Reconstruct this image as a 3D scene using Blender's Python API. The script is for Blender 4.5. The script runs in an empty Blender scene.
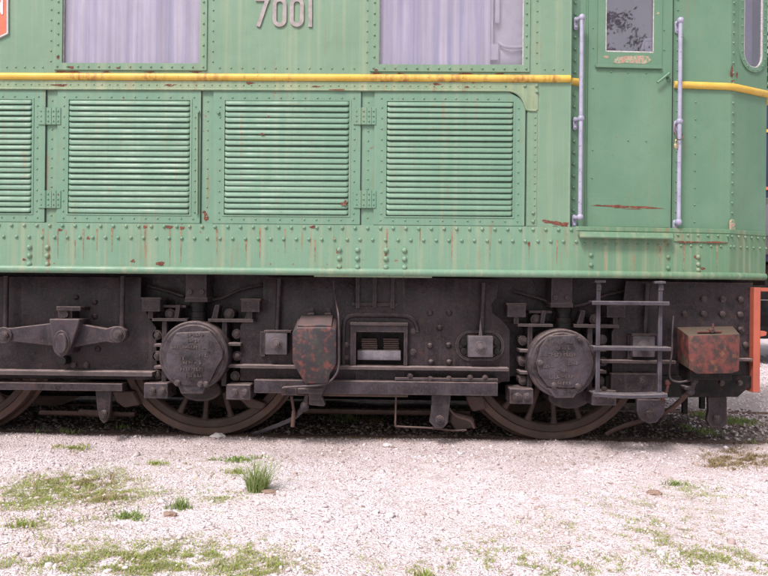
import bpy, bmesh, math, random
import numpy as np
from mathutils import Vector, Matrix

random.seed(7)
rng = np.random.default_rng(7)
PI = math.pi
scene = bpy.context.scene
COL = scene.collection

# ------------------------------------------------------------------ camera
FPX = 754.0                       # focal length in pixels of a 768 wide frame
YAW = math.radians(1.1)
ROLL = 0.0097
CAM = Vector((0.0, -5.386, 1.204))
DIR = Vector((-math.sin(YAW), math.cos(YAW), 0.0))
_R0 = Vector((math.cos(YAW), math.sin(YAW), 0.0))
_U0 = Vector((0, 0, 1))
RGT = _R0 * math.cos(ROLL) + _U0 * math.sin(ROLL)
UPV = -_R0 * math.sin(ROLL) + _U0 * math.cos(ROLL)
cam_data = bpy.data.cameras.new('camera')
cam_data.sensor_width = 36.0
cam_data.lens = FPX / 768.0 * 36.0
cam_data.clip_start = 0.05
cam_data.clip_end = 2000.0
cam = bpy.data.objects.new('camera', cam_data)
COL.objects.link(cam)
cam.matrix_world = Matrix(((RGT.x, UPV.x, -DIR.x, CAM.x), (RGT.y, UPV.y, -DIR.y, CAM.y),
                           (RGT.z, UPV.z, -DIR.z, CAM.z), (0, 0, 0, 1)))
scene.camera = cam

# ------------------------------------------------------------------ sky, sun, exposure
SUN_EL, SUN_AZ = math.radians(52), math.radians(212)     # azimuth clockwise from +Y: behind the camera, to its left
world = bpy.data.worlds.new('World')
scene.world = world
world.use_nodes = True
wn = world.node_tree.nodes
wn.clear()
sky = wn.new('ShaderNodeTexSky')
sky.sky_type = 'NISHITA'
sky.sun_disc = False
sky.sun_elevation = SUN_EL
sky.sun_rotation = SUN_AZ
sky.dust_density = 4.0
sky.air_density = 1.0
sky.ozone_density = 1.0
hsv = wn.new('ShaderNodeHueSaturation')       # thin high cloud: the blue is mostly washed out
hsv.inputs['Saturation'].default_value = 0.28
bgn = wn.new('ShaderNodeBackground')
bgn.inputs['Strength'].default_value = 0.085
won = wn.new('ShaderNodeOutputWorld')
world.node_tree.links.new(sky.outputs[0], hsv.inputs['Color'])
world.node_tree.links.new(hsv.outputs[0], bgn.inputs['Color'])
world.node_tree.links.new(bgn.outputs[0], won.inputs['Surface'])
sun_data = bpy.data.lights.new('sun', 'SUN')
sun_data.energy = 1.5
sun_data.angle = math.radians(12)
sun_data.color = (1.0, 0.94, 0.935)
sun = bpy.data.objects.new('sun', sun_data)
COL.objects.link(sun)
_sd = Vector((math.sin(SUN_AZ) * math.cos(SUN_EL), math.cos(SUN_AZ) * math.cos(SUN_EL), math.sin(SUN_EL)))
sun.rotation_euler = _sd.to_track_quat('Z', 'Y').to_euler()
sun.location = (-4, -8, 12)
scene.view_settings.view_transform = 'Standard'
scene.view_settings.look = 'None'
scene.view_settings.gamma = 1.0
scene.view_settings.use_curve_mapping = False
scene.view_settings.exposure = 1.02


# ------------------------------------------------------------------ geometry helpers
def ray(px, py):
    return DIR + RGT * ((px - 384.0) / FPX) + UPV * ((288.0 - py) / FPX)


def gnd(px, py, z=0.0):
    """the point of the level ground seen at a place of the photograph"""
    v = ray(px, py)
    t = (z - CAM.z) / v.z
    return CAM + v * t


class Frame:
    """an upright plane: s along it, z up, o outward"""
    def __init__(self, org, end):
        self.org = Vector((org[0], org[1], 0))
        e = Vector((end[0], end[1], 0)) - self.org
        self.len = e.length
        self.t = e.normalized()
        self.n = Vector((self.t.y, -self.t.x, 0))

    def uv(self, px, py, o=0.0):
        v = ray(px, py)
        p0 = self.org + self.n * o
        t = (p0 - CAM).dot(self.n) / v.dot(self.n)
        p = CAM + v * t
        return (p - self.org).dot(self.t), p.z

    def pt(self, s, z, o=0.0):
        return self.org + self.t * s + self.n * o + Vector((0, 0, z))

    def rect(self, x0, y0, x1, y1, o=0.0):
        xm, ym = (x0 + x1) / 2, (y0 + y1) / 2
        return (self.uv(x0, ym, o)[0], self.uv(xm, y1, o)[1], self.uv(x1, ym, o)[0], self.uv(xm, y0, o)[1])


FM = Frame((0, 0), (1, 0))       # the flat body side, o outward = towards the camera


def link(o, parent=None):
    COL.objects.link(o)
    if parent is not None:
        o.parent = parent
        o.matrix_parent_inverse = Matrix.Translation(-wloc(parent))
    return o


def wloc(o):
    v = Vector(o.get('_w', (0, 0, 0)))
    return v


def finish(name, bm, mat, parent=None, smooth=35, kind=None):
    bmesh.ops.recalc_face_normals(bm, faces=bm.faces[:])
    me = bpy.data.meshes.new(name)
    bm.to_mesh(me)
    bm.free()
    me.materials.append(M[mat])
    if smooth:
        me.polygons.foreach_set('use_smooth', [True] * len(me.polygons))
        me.set_sharp_from_angle(angle=math.radians(smooth))
    o = bpy.data.objects.new(name, me)
    if kind:
        o['kind'] = kind
    return link(o, parent)


def inst(name, me, loc, parent):
    o = bpy.data.objects.new(name, me)
    link(o, parent)
    o.location = loc
    return o


def tag(o, label, cat, group=None):
    o['label'] = label
    o['category'] = cat
    if group:
        o['group'] = group
    return o


def new():
    return bmesh.new()


def bev(bm, faces, w, seg=1):
    if w <= 0:
        return
    es = set()
    for f in faces:
        for e in f.edges:
            if len(e.link_faces) == 2 and e.calc_face_angle(0) > 0.5:
                es.add(e)
    if es:
        bmesh.ops.bevel(bm, geom=list(es), offset=w, segments=seg, affect='EDGES', clamp_overlap=True, profile=0.5)


def prism(bm, fr, pts, o0, o1, w=0.0, seg=1):
    """pts: list of (s, z); from o0 (back) to o1 (front)"""
    a = [bm.verts.new(fr.pt(s, z, o1)) for s, z in pts]
    b = [bm.verts.new(fr.pt(s, z, o0)) for s, z in pts]
    fs = [bm.faces.new(a), bm.faces.new(b[::-1])]
    n = len(pts)
    for i in range(n):
        fs.append(bm.faces.new((a[i], b[i], b[(i + 1) % n], a[(i + 1) % n])))
    bmesh.ops.recalc_face_normals(bm, faces=fs)
    bev(bm, fs, w, seg)


def ppoly(bm, fr, pxpts, o0, o1, w=0.0, seg=1):
    prism(bm, fr, [fr.uv(x, y, o1) for x, y in pxpts], o0, o1, w, seg)


def sbox(bm, fr, s0, z0, s1, z1, o0, o1, w=0.0, seg=1):
    prism(bm, fr, [(s0, z0), (s1, z0), (s1, z1), (s0, z1)], o0, o1, w, seg)


def pbox(bm, fr, x0, y0, x1, y1, o0, o1, w=0.003, seg=1):
    s0, z0, s1, z1 = fr.rect(x0, y0, x1, y1, o1)
    sbox(bm, fr, s0, z0, s1, z1, o0, o1, w, seg)


def cyl(bm, fr, s, z, r, o0, o1, n=20, w=0.0, ry=None, a0=0.0):
    ry = ry or r
    prism(bm, fr, [(s + r * math.cos(a0 + 2 * PI * i / n), z + ry * math.sin(a0 + 2 * PI * i / n)) for i in range(n)], o0, o1, w)


def pcyl(bm, fr, px, py, rpx, o0, o1, n=20, w=0.0, ry=None, a0=0.0):
    s, z = fr.uv(px, py, o1)
    k = fr.uv(px + 1, py, o1)[0] - s
    cyl(bm, fr, s, z, rpx * k, o0, o1, n, w, (ry or rpx) * k, a0)


def bolt(bm, fr, px, py, rpx, o, h=0.02):
    """hexagon nut on a washer with the end of its bolt"""
    pcyl(bm, fr, px, py, rpx, o, o + h * 0.25, 12)
    pcyl(bm, fr, px, py, rpx * 0.82, o + h * 0.25, o + h, 6, 0.0015, None, random.random())
    pcyl(bm, fr, px, py, rpx * 0.42, o + h, o + h * 1.35, 8, 0.001)


def dome(bm, fr, s, z, o, r, h=None, n=8):
    h = (h or r * 0.75) * 1.5
    r = r * 1.15
    rings = []
    for k, (rr, hh) in enumerate(((1.0, 0.0), (0.86, 0.55), (0.48, 0.9))):
        rings.append([bm.verts.new(fr.pt(s + r * rr * math.cos(2 * PI * i / n), z + r * rr * math.sin(2 * PI * i / n), o + h * hh)) for i in range(n)])
    top = bm.verts.new(fr.pt(s, z, o + h))
    for a, b in zip(rings, rings[1:]):
        for i in range(n):
            bm.faces.new((a[i], a[(i + 1) % n], b[(i + 1) % n], b[i]))
    for i in range(n):
        bm.faces.new((rings[-1][i], rings[-1][(i + 1) % n], top))


def pdome(bm, fr, px, py, o, r, h=None, n=8):
    s, z = fr.uv(px, py, o)
    dome(bm, fr, s, z, o, r, h, n)


def tube(bm, pts, r, n=10, cap=True, taper=None):
    pts = [Vector(p) for p in pts]
    rings = []
    ref = None
    for i, p in enumerate(pts):
        d = (pts[min(i + 1, len(pts) - 1)] - pts[max(i - 1, 0)]).normalized()
        if ref is None:
            ref = Vector((0, 0, 1)) if abs(d.z) < 0.9 else Vector((1, 0, 0))
        a = d.cross(ref).normalized()
        b = a.cross(d).normalized()
        ref = b
        rr = r if taper is None else r * taper[i]
        rings.append([bm.verts.new(p + a * rr * math.cos(2 * PI * k / n) + b * rr * math.sin(2 * PI * k / n)) for k in range(n)])
    for a, b in zip(rings, rings[1:]):
        for k in range(n):
            bm.faces.new((a[k], a[(k + 1) % n], b[(k + 1) % n], b[k]))
    if cap:
        bm.faces.new(rings[0][::-1])
        bm.faces.new(rings[-1])


def smooth_path(pts, n=6):
    """Catmull-Rom through 3D points"""
    pts = [Vector(p) for p in pts]
    q = [pts[0]] + pts + [pts[-1]]
    out = []
    for i in range(1, len(q) - 2):
        for k in range(n):
            t = k / n
            p0, p1, p2, p3 = q[i - 1], q[i], q[i + 1], q[i + 2]
            out.append(0.5 * ((2 * p1) + (p2 - p0) * t + (2 * p0 - 5 * p1 + 4 * p2 - p3) * t * t + (3 * p1 - p0 - 3 * p2 + p3) * t ** 3))
    out.append(pts[-1])
    return out


def P3(px, py, o, fr=None):
    fr = fr or FM
    s, z = fr.uv(px, py, o)
    return fr.pt(s, z, o)


def sphere(bm, c, r, n=12, sc=(1, 1, 1)):
    res = bmesh.ops.create_uvsphere(bm, u_segments=n, v_segments=max(6, n // 2), radius=r)
    for v in res['verts']:
        v.co = Vector((v.co.x * sc[0], v.co.y * sc[1], v.co.z * sc[2])) + Vector(c)


def sheet(bm, fr, s0, s1, z0, z1, holes, o, th):
    """a plate with rectangular openings, th thick inward from o"""
    ss = sorted({s0, s1, *[v for h in holes for v in (h[0], h[2])]})
    zs = sorted({z0, z1, *[v for h in holes for v in (h[1], h[3])]})
    ss = [v for v in ss if s0 <= v <= s1]
    zs = [v for v in zs if z0 <= v <= z1]
    grid = {}
    def vt(i, j):
        if (i, j) not in grid:
            grid[(i, j)] = bm.verts.new(fr.pt(ss[i], zs[j], o))
        return grid[(i, j)]
    fs = []
    for i in range(len(ss) - 1):
        for j in range(len(zs) - 1):
            cs, cz = (ss[i] + ss[i + 1]) / 2, (zs[j] + zs[j + 1]) / 2
            if any(h[0] < cs < h[2] and h[1] < cz < h[3] for h in holes):
                continue
            fs.append(bm.faces.new((vt(i, j), vt(i + 1, j), vt(i + 1, j + 1), vt(i, j + 1))))
    r = bmesh.ops.extrude_face_region(bm, geom=fs)
    vs = [g for g in r['geom'] if isinstance(g, bmesh.types.BMVert)]
    bmesh.ops.translate(bm, verts=vs, vec=-fr.n * th)


def ring(bm, fr, outer, inner, o0, o1):
    """a band between two loops of (s, z) with the same count"""
    n = len(outer)
    A = [bm.verts.new(fr.pt(s, z, o1)) for s, z in outer]
    B = [bm.verts.new(fr.pt(s, z, o1)) for s, z in inner]
    C = [bm.verts.new(fr.pt(s, z, o0)) for s, z in outer]
    D = [bm.verts.new(fr.pt(s, z, o0)) for s, z in inner]
    for i in range(n):
        j = (i + 1) % n
        bm.faces.new((A[i], A[j], B[j], B[i]))
        bm.faces.new((A[i], C[i], C[j], A[j]))
        bm.faces.new((B[i], B[j], D[j], D[i]))
        bm.faces.new((C[i], D[i], D[j], C[j]))


def blot(bm, fr, px, py, rx, ry, o, n=22, rough=0.35, sd=0):
    """an irregular flake outline, a millimetre thick"""
    rd = random.Random(sd)
    s, z = fr.uv(px, py, o)
    k = abs(fr.uv(px + 1, py, o)[0] - s)
    pts = []
    for i in range(n):
        a = 2 * PI * i / n
        f = 1 - rough + rough * 2 * rd.random() * (0.6 + 0.4 * math.sin(3 * a + sd))
        pts.append((s + rx * k * f * math.cos(a), z + ry * k * f * math.sin(a)))
    A = [bm.verts.new(fr.pt(q[0], q[1], o)) for q in pts]
    c = bm.verts.new(fr.pt(s, z, o + 0.0006))
    for i in range(n):
        bm.faces.new((A[i], A[(i + 1) % n], c))


# ------------------------------------------------------------------ materials
M = {}


class NT:
    def __init__(self, name):
        m = bpy.data.materials.new(name)
        m.use_nodes = True
        self.t = m.node_tree
        self.t.nodes.clear()
        self.out = self.t.nodes.new('ShaderNodeOutputMaterial')
        self.m = m
        M[name] = m

    def n(self, typ, **kw):
        nd = self.t.nodes.new('ShaderNode' + typ)
        for k, v in kw.items():
            if k.startswith('_'):
                setattr(nd, k[1:], v)
        for k, v in kw.items():
            if not k.startswith('_'):
                self.set(nd, int(k[1:]) if (k[0] == 'i' and k[1:].isdigit()) else k.replace('__', ' '), v)
        return nd

    def set(self, nd, key, v):
        s = nd.inputs[key]
        if hasattr(v, 'is_output'):
            self.t.links.new(v, s)
        elif hasattr(v, 'outputs'):
            self.t.links.new(v.outputs[0], s)
        else:
            s.default_value = v if not (isinstance(v, tuple) and len(v) == 3 and s.type == 'RGBA') else (*v, 1)

    def pos(self):
        return self.n('NewGeometry').outputs['Position']

    def noise(self, scale, detail=4, vec=None, stretch=None, rough=0.55, off=(0, 0, 0)):
        v = vec or self.pos()
        if stretch or off != (0, 0, 0):
            v = self.n('Mapping', Vector=v, Scale=stretch or (1, 1, 1), Location=off).outputs[0]
        return self.n('TexNoise', Vector=v, Scale=scale, Detail=detail, Roughness=rough).outputs[0]

    def ramp(self, f, a, b, lo=0.0, hi=1.0):
        return self.n('MapRange', _clamp=True, i0=f, i1=a, i2=b, i3=lo, i4=hi).outputs[0]

    def mix(self, f, a, b):
        nd = self.t.nodes.new('ShaderNodeMix')
        nd.data_type = 'RGBA'
        self.set(nd, 0, f)
        self.set(nd, 6, a)
        self.set(nd, 7, b)
        return nd.outputs[2]

    def math(self, op, a, b=0.0):
        return self.n('Math', _operation=op, i0=a, i1=b).outputs[0]

    def bump(self, h, strength=0.3, dist=0.01, nrm=None):
        nd = self.n('Bump', Strength=strength, Distance=dist, Height=h)
        if nrm is not None:
            self.set(nd, 'Normal', nrm)
        return nd.outputs[0]

    def bsdf(self, col, rough=0.6, nrm=None, metal=0.0, spec=0.5):
        b = self.n('BsdfPrincipled')
        self.set(b, 'Base Color', col)
        self.set(b, 'Roughness', rough)
        self.set(b, 'Metallic', metal)
        self.set(b, 'Specular IOR Level', spec)
        if nrm is not None:
            self.set(b, 'Normal', nrm)
        self.t.links.new(b.outputs[0], self.out.inputs[0])
        return b


def zpart(k, p=None):
    return k.n('SeparateXYZ', Vector=p or k.pos())


RUST = (0.23, 0.075, 0.035)


def green(name, base, base2, chalk, chalk_amt, rust_amt, rough=0.45, wave=0.55, cab=None):
    k = NT(name)
    p = k.pos()
    c = k.mix(k.ramp(k.noise(2.3, 5, p), 0.35, 0.68), base, base2)
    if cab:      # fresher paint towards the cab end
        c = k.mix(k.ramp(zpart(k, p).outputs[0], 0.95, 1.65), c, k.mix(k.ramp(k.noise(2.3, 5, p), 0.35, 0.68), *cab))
    c = k.mix(k.ramp(k.noise(9, 6, p, off=(3, 1, 7)), 0.52, 0.8, 0, 0.25), c, tuple(v * 0.72 for v in base))
    # pale chalky runs down the sheet
    st = k.noise(1.0, 3, p, stretch=(21, 21, 0.55))
    c = k.mix(k.ramp(st, 0.5, 0.68, 0, chalk_amt), c, chalk)
    st2 = k.noise(1.0, 4, p, stretch=(55, 55, 1.2), off=(5, 0, 3))
    c = k.mix(k.ramp(st2, 0.56, 0.72, 0, chalk_amt * 0.7), c, tuple(v * 0.9 for v in chalk))
    # rusty runs
    rs = k.noise(1.0, 3, p, stretch=(38, 38, 1.6), off=(11, 4, 1))
    rm = k.noise(3.1, 3, p, off=(1, 2, 9))
    f = k.math('MULTIPLY', k.ramp(rs, 0.57, 0.70), k.ramp(rm, 0.44, 0.60))
    c = k.mix(k.math('MULTIPLY', f, 0.60 * rust_amt), c, (0.27, 0.15, 0.08))
    # rust flecks
    fl = k.noise(26, 5, p, rough=0.65)
    fl2 = k.noise(2.0, 2, p, off=(9, 9, 1))
    ff = k.math('MULTIPLY', k.ramp(fl, 0.665, 0.685), k.ramp(fl2, 0.44, 0.54))
    c = k.mix(k.math('MULTIPLY', ff, min(1.0, rust_amt)), c, RUST)
    # grime speckle
    c = k.mix(k.ramp(k.noise(90, 4, p), 0.55, 0.75, 0, 0.18), c, (0.06, 0.07, 0.05))
    h = k.math('ADD', k.noise(4.5, 2, p), k.math('MULTIPLY', k.noise(1.7, 1, p, off=(6, 2, 5)), 1.6))
    n1 = k.bump(h, wave, 0.012)
    n2 = k.bump(k.noise(140, 3, p), 0.10, 0.002, n1)
    n3 = k.bump(ff, 0.25, 0.002, n2)
    r = k.ramp(k.noise(7, 4, p), 0.3, 0.7, rough - 0.08, rough + 0.18)
    k.bsdf(c, r, n3, 0, 0.45)


CH = (0.34, 0.37, 0.23)
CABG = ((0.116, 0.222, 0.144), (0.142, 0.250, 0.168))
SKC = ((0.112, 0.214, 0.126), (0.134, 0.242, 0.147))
green('green_side', (0.152, 0.254, 0.172), (0.178, 0.280, 0.193), CH, 0.28, 0.6)
green('green_door', (0.136, 0.252, 0.176), (0.162, 0.278, 0.196), (0.30, 0.34, 0.22), 0.24, 1.0)
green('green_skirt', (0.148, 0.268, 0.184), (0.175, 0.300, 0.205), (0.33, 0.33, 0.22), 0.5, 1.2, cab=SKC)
green('green_moulding', (0.185, 0.278, 0.176), (0.25, 0.32, 0.20), (0.38, 0.39, 0.25), 0.5, 1.2)
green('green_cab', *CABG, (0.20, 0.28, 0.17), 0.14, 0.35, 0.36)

def corner_rust(k, p, xs, width):
    x = zpart(k, p).outputs[0]
    f = None
    for x0 in xs:
        d_ = k.ramp(k.math('ABSOLUTE', k.math('SUBTRACT', x, x0)), width, 0.0)
        f = d_ if f is None else k.math('MAXIMUM', f, d_)
    return f


CORNERS = (-2.30, -2.22, -1.78, -1.36, -0.12, 0.02, 0.36, 0.86)
k = NT('yellow_paint')
p = k.pos()
c = k.mix(k.ramp(k.noise(6, 4, p), 0.35, 0.7), (0.66, 0.41, 0.06), (0.74, 0.50, 0.11))
f = k.math('MULTIPLY', k.ramp(k.noise(1.0, 4, p, stretch=(16, 16, 5)), 0.55, 0.70), k.ramp(k.noise(1.3, 2, p, off=(4, 0, 0)), 0.50, 0.62))
c = k.mix(k.math('MULTIPLY', f, 0.85), c, (0.36, 0.13, 0.045))
cf = corner_rust(k, p, CORNERS, 0.17)
cn = k.ramp(k.noise(1.0, 5, p, stretch=(30, 30, 7), off=(2, 2, 2), rough=0.65), 0.42, 0.60)
c = k.mix(k.math('MULTIPLY', k.math('MULTIPLY', cf, cn), 0.9), c, (0.38, 0.13, 0.045))
fl = k.ramp(k.noise(45, 4, p), 0.66, 0.69)
c = k.mix(k.math('MULTIPLY', fl, 0.7), c, RUST)
k.bsdf(c, 0.5, k.bump(k.noise(60, 3, p), 0.15, 0.003))

k = NT('rust')
p = k.pos()
c = k.mix(k.ramp(k.noise(30, 5, p), 0.35, 0.65), (0.20, 0.06, 0.035), (0.10, 0.035, 0.025))
c = k.mix(k.ramp(k.noise(80, 3, p), 0.55, 0.7), c, (0.26, 0.14, 0.10))
k.bsdf(c, 0.9, k.bump(k.noise(120, 4, p), 0.5, 0.003))

k = NT('primer')
p = k.pos()
c = k.mix(k.ramp(k.noise(40, 5, p), 0.4, 0.6), (0.42, 0.22, 0.18), (0.36, 0.33, 0.24))
c = k.mix(k.ramp(k.noise(70, 3, p), 0.52, 0.58), c, (0.12, 0.26, 0.15))
k.bsdf(c, 0.8, k.bump(k.noise(90, 4, p), 0.4, 0.003))

k = NT('stain')
p = k.pos()
k.bsdf(k.mix(k.ramp(k.noise(40, 4, p), 0.4, 0.6), (0.21, 0.125, 0.075), (0.28, 0.23, 0.14)), 0.8)

k = NT('number_metal')
p = k.pos()
c = k.mix(k.ramp(k.noise(25, 4, p), 0.35, 0.65), (0.27, 0.23, 0.225), (0.38, 0.33, 0.32))
k.bsdf(c, 0.45, k.bump(k.noise(120, 3, p), 0.1, 0.002))

k = NT('plaque_red')
k.bsdf(k.mix(k.ramp(k.noise(12, 4), 0.35, 0.65), (0.60, 0.12, 0.065), (0.68, 0.17, 0.09)), 0.45)
k = NT('plaque_white')
k.bsdf(k.mix(k.ramp(k.noise(30, 4), 0.35, 0.65), (0.55, 0.54, 0.58), (0.65, 0.62, 0.60)), 0.45)

k = NT('rail_lilac')          # handrails: worn pale lilac-grey paint
p = k.pos()
c = k.mix(k.ramp(k.noise(14, 5, p), 0.35, 0.65), (0.31, 0.295, 0.41), (0.40, 0.38, 0.49))
c = k.mix(k.ramp(k.noise(70, 4, p), 0.62, 0.68), c, (0.20, 0.14, 0.12))
k.bsdf(c, 0.4, k.bump(k.noise(90, 3, p), 0.15, 0.002))

k = NT('brass')
k.bsdf((0.45, 0.36, 0.22), 0.4, None, 0.6)

k = NT('gap_shade')
k.bsdf((0.02, 0.025, 0.022), 0.7)  # near-black, paints the shade inside door gaps
k = NT('seal_white')
k.bsdf(k.mix(k.ramp(k.noise(50, 4), 0.4, 0.6), (0.6, 0.56, 0.58), (0.42, 0.38, 0.36)), 0.6)

k = NT('interior')
k.bsdf(k.mix(k.ramp(k.noise(3, 4), 0.35, 0.65), (0.10, 0.10, 0.12), (0.14, 0.13, 0.15)), 0.8)
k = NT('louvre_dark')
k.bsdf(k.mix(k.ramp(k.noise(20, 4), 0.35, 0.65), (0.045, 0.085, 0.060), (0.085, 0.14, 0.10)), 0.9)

k = NT('curtain')
p = k.pos()
c = k.mix(k.ramp(k.noise(1.0, 4, p, stretch=(22, 1, 0.4)), 0.36, 0.66), (0.30, 0.28, 0.42), (0.57, 0.525, 0.575))
c = k.mix(k.ramp(k.noise(1.0, 3, p, stretch=(9, 1, 0.7), off=(3, 0, 0)), 0.50, 0.68, 0, 0.6), c, (0.38, 0.31, 0.33))
k.bsdf(c, 0.9, None, 0, 0.1)
k = NT('white_trim')
k.bsdf(k.mix(k.ramp(k.noise(15, 4), 0.35, 0.65), (0.40, 0.37, 0.42), (0.48, 0.44, 0.49)), 0.6)

def glass(name, tint, base_refl, dirt, dirt_col=(0.5, 0.47, 0.5)):
    k = NT(name)
    tr = k.n('BsdfTransparent', Color=tint)
    gl = k.n('BsdfGlossy', Color=(1, 1, 1), Roughness=0.015)
    di = k.n('BsdfDiffuse', Color=dirt_col)
    lw = k.n('LayerWeight', Blend=0.5).outputs['Facing']
    f = k.n('Math', _operation='MULTIPLY_ADD', i0=k.math('POWER', lw, 5.0), i1=0.9, i2=base_refl + 0.04)
    m1 = k.n('MixShader', i0=f, i1=tr, i2=gl)
    dn = k.ramp(k.noise(5, 6, None, stretch=(1, 1, 0.5)), 0.35, 0.8, dirt * 0.5, dirt * 1.6)
    m2 = k.n('MixShader', i0=dn, i1=m1, i2=di)
    k.t.links.new(m2.outputs[0], k.out.inputs[0])

glass('pane_clear', (0.97, 0.965, 0.99), 0.015, 0.16, (0.40, 0.37, 0.44))
glass('pane_dusty', (0.80, 0.78, 0.86), 0.15, 0.14, (0.34, 0.29, 0.37))


def grime(name, a, b, dust, dust_amt=0.7, rust_amt=0.3, rough=0.62, rustc=(0.10, 0.042, 0.028), bumps=0.55, edge=0.8):
    """oily dark steel with dust lying on what faces up"""
    k = NT(name)
    g = k.n('NewGeometry')
    p = g.outputs['Position']
    c = k.mix(k.ramp(k.noise(6, 8, p, rough=0.68), 0.36, 0.62), a, b)
    c = k.mix(k.ramp(k.noise(16, 6, p, off=(2, 5, 1)), 0.55, 0.72, 0, rust_amt), c, rustc)
    c = k.mix(k.ramp(k.noise(1.0, 4, p, stretch=(26, 26, 2)), 0.56, 0.74, 0, 0.25), c, tuple(v * 0.4 for v in dust))
    c = k.mix(k.ramp(k.noise(60, 5, p, off=(8, 1, 4), rough=0.7), 0.52, 0.70, 0, 0.55), c, tuple(v * 0.30 for v in dust))
    nz = k.n('SeparateXYZ', Vector=g.outputs['Normal']).outputs[2]
    dm = k.math('MULTIPLY', k.ramp(nz, 0.35, 0.8), k.ramp(k.noise(22, 5, p), 0.3, 0.6, 0.35, 1.0))
    c = k.mix(k.math('MULTIPLY', dm, dust_amt), c, dust)
    bv = k.n('Bevel', _samples=3, Radius=0.012).outputs[0]
    dt = k.n('VectorMath', _operation='DOT_PRODUCT', i0=bv, i1=g.outputs['Normal']).outputs['Value']
    em = k.math('MULTIPLY', k.ramp(dt, 0.985, 0.80), k.ramp(k.noise(18, 5, p, off=(3, 8, 2)), 0.35, 0.62, 0.1, 1.0))
    c = k.mix(k.math('MULTIPLY', em, edge), c, tuple(v * 0.62 for v in dust))
    n1 = k.bump(k.noise(35, 6, p, rough=0.65), bumps, 0.006)
    n2 = k.bump(k.noise(190, 3, p), 0.25, 0.002, n1)
    r = k.ramp(k.noise(12, 5, p), 0.3, 0.7, rough - 0.22, rough + 0.18)
    k.bsdf(c, r, n2, 0, 0.32)


DUST = (0.30, 0.22, 0.20)
grime('frame_dark', (0.010, 0.007, 0.009), (0.038, 0.027, 0.033), DUST, 0.7, 0.35, 0.42)
grime('frame_blue', (0.018, 0.0135, 0.018), (0.052, 0.040, 0.050), DUST, 0.7, 0.3, 0.5)
grime('frame_black', (0.003, 0.0024, 0.0028), (0.008, 0.006, 0.0066), (0.03, 0.022, 0.021), 0.5)
grime('ledge_dust', (0.045, 0.035, 0.037), (0.085, 0.065, 0.065), (0.36, 0.27, 0.255), 0.95, 0.4)
grime('axlebox_grey', (0.015, 0.011, 0.014), (0.072, 0.057, 0.070), DUST, 0.75, 0.3, 0.45, bumps=0.9)
grime('wheel_brown', (0.050, 0.034, 0.031), (0.105, 0.072, 0.062), (0.26, 0.18, 0.155), 0.6, 0.6, 0.6)
grime('tyre_rust', (0.085, 0.055, 0.048), (0.165, 0.105, 0.086), (0.24, 0.16, 0.13), 0.6, 0.7, 0.6, (0.20, 0.075, 0.035))
grime('rod_rust', (0.055, 0.033, 0.028), (0.105, 0.062, 0.052), DUST, 0.6, 0.6)
grime('ladder_grey', (0.030, 0.026, 0.034), (0.075, 0.066, 0.084), (0.28, 0.235, 0.235), 0.7, 0.35, 0.5)
grime('pad_light', (0.13, 0.115, 0.135), (0.25, 0.22, 0.25), DUST, 0.5, 0.25)
grime('pad_grey', (0.045, 0.038, 0.045), (0.125, 0.107, 0.122), DUST, 0.55, 0.3)

k = NT('box_paint')           # red primer worn through to dark paint
p = k.pos()
c = k.mix(k.ramp(k.noise(15, 8, p, rough=0.72), 0.50, 0.62), (0.022, 0.017, 0.021), (0.135, 0.036, 0.029))
c = k.mix(k.ramp(k.noise(11, 5, p, off=(4, 2, 8)), 0.58, 0.64), c, (0.095, 0.036, 0.028))
c = k.mix(k.ramp(k.noise(6, 4, p, off=(1, 7, 3)), 0.56, 0.70, 0, 0.6), c, (0.05, 0.055, 0.038))
nz = k.n('SeparateXYZ', Vector=k.n('NewGeometry').outputs['Normal']).outputs[2]
c = k.mix(k.ramp(nz, 0.3, 0.8, 0, 0.6), c, (0.19, 0.135, 0.13))
k.bsdf(c, 0.6, k.bump(k.noise(40, 6, p), 0.35, 0.005))

k = NT('red_box_paint')
p = k.pos()
c = k.mix(k.ramp(k.noise(13, 8, p, rough=0.72), 0.43, 0.56), (0.14, 0.034, 0.028), (0.038, 0.022, 0.020))
c = k.mix(k.ramp(k.noise(18, 6, p, off=(4, 2, 8)), 0.56, 0.66, 0, 0.8), c, (0.18, 0.068, 0.036))
c = k.mix(k.ramp(k.noise(6, 4, p, off=(1, 7, 3)), 0.60, 0.70, 0, 0.7), c, (0.07, 0.07, 0.045))
nz = k.n('SeparateXYZ', Vector=k.n('NewGeometry').outputs['Normal']).outputs[2]
c = k.mix(k.ramp(nz, 0.3, 0.8, 0, 0.65), c, (0.13, 0.115, 0.085))
k.bsdf(c, 0.55, k.bump(k.noise(40, 6, p), 0.3, 0.005))

k = NT('beam_orange')
p = k.pos()
c = k.mix(k.ramp(k.noise(5, 5, p), 0.35, 0.65), (0.44, 0.105, 0.062), (0.36, 0.085, 0.055))
c = k.mix(k.ramp(k.noise(30, 4, p), 0.62, 0.68), c, (0.20, 0.08, 0.05))
k.bsdf(c, 0.55, k.bump(k.noise(40, 5, p), 0.2, 0.004))

k = NT('navy_paint')
k.bsdf(k.mix(k.ramp(k.noise(3, 4), 0.35, 0.65), (0.012, 0.014, 0.05), (0.02, 0.022, 0.065)), 0.5)
k = NT('bark')
k.bsdf(k.mix(k.ramp(k.noise(8, 5, None, stretch=(1, 1, 0.2)), 0.35, 0.65), (0.07, 0.05, 0.04), (0.13, 0.10, 0.08)), 0.9,
       k.bump(k.noise(20, 5, None, stretch=(1, 1, 0.2)), 0.6, 0.03))


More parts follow.
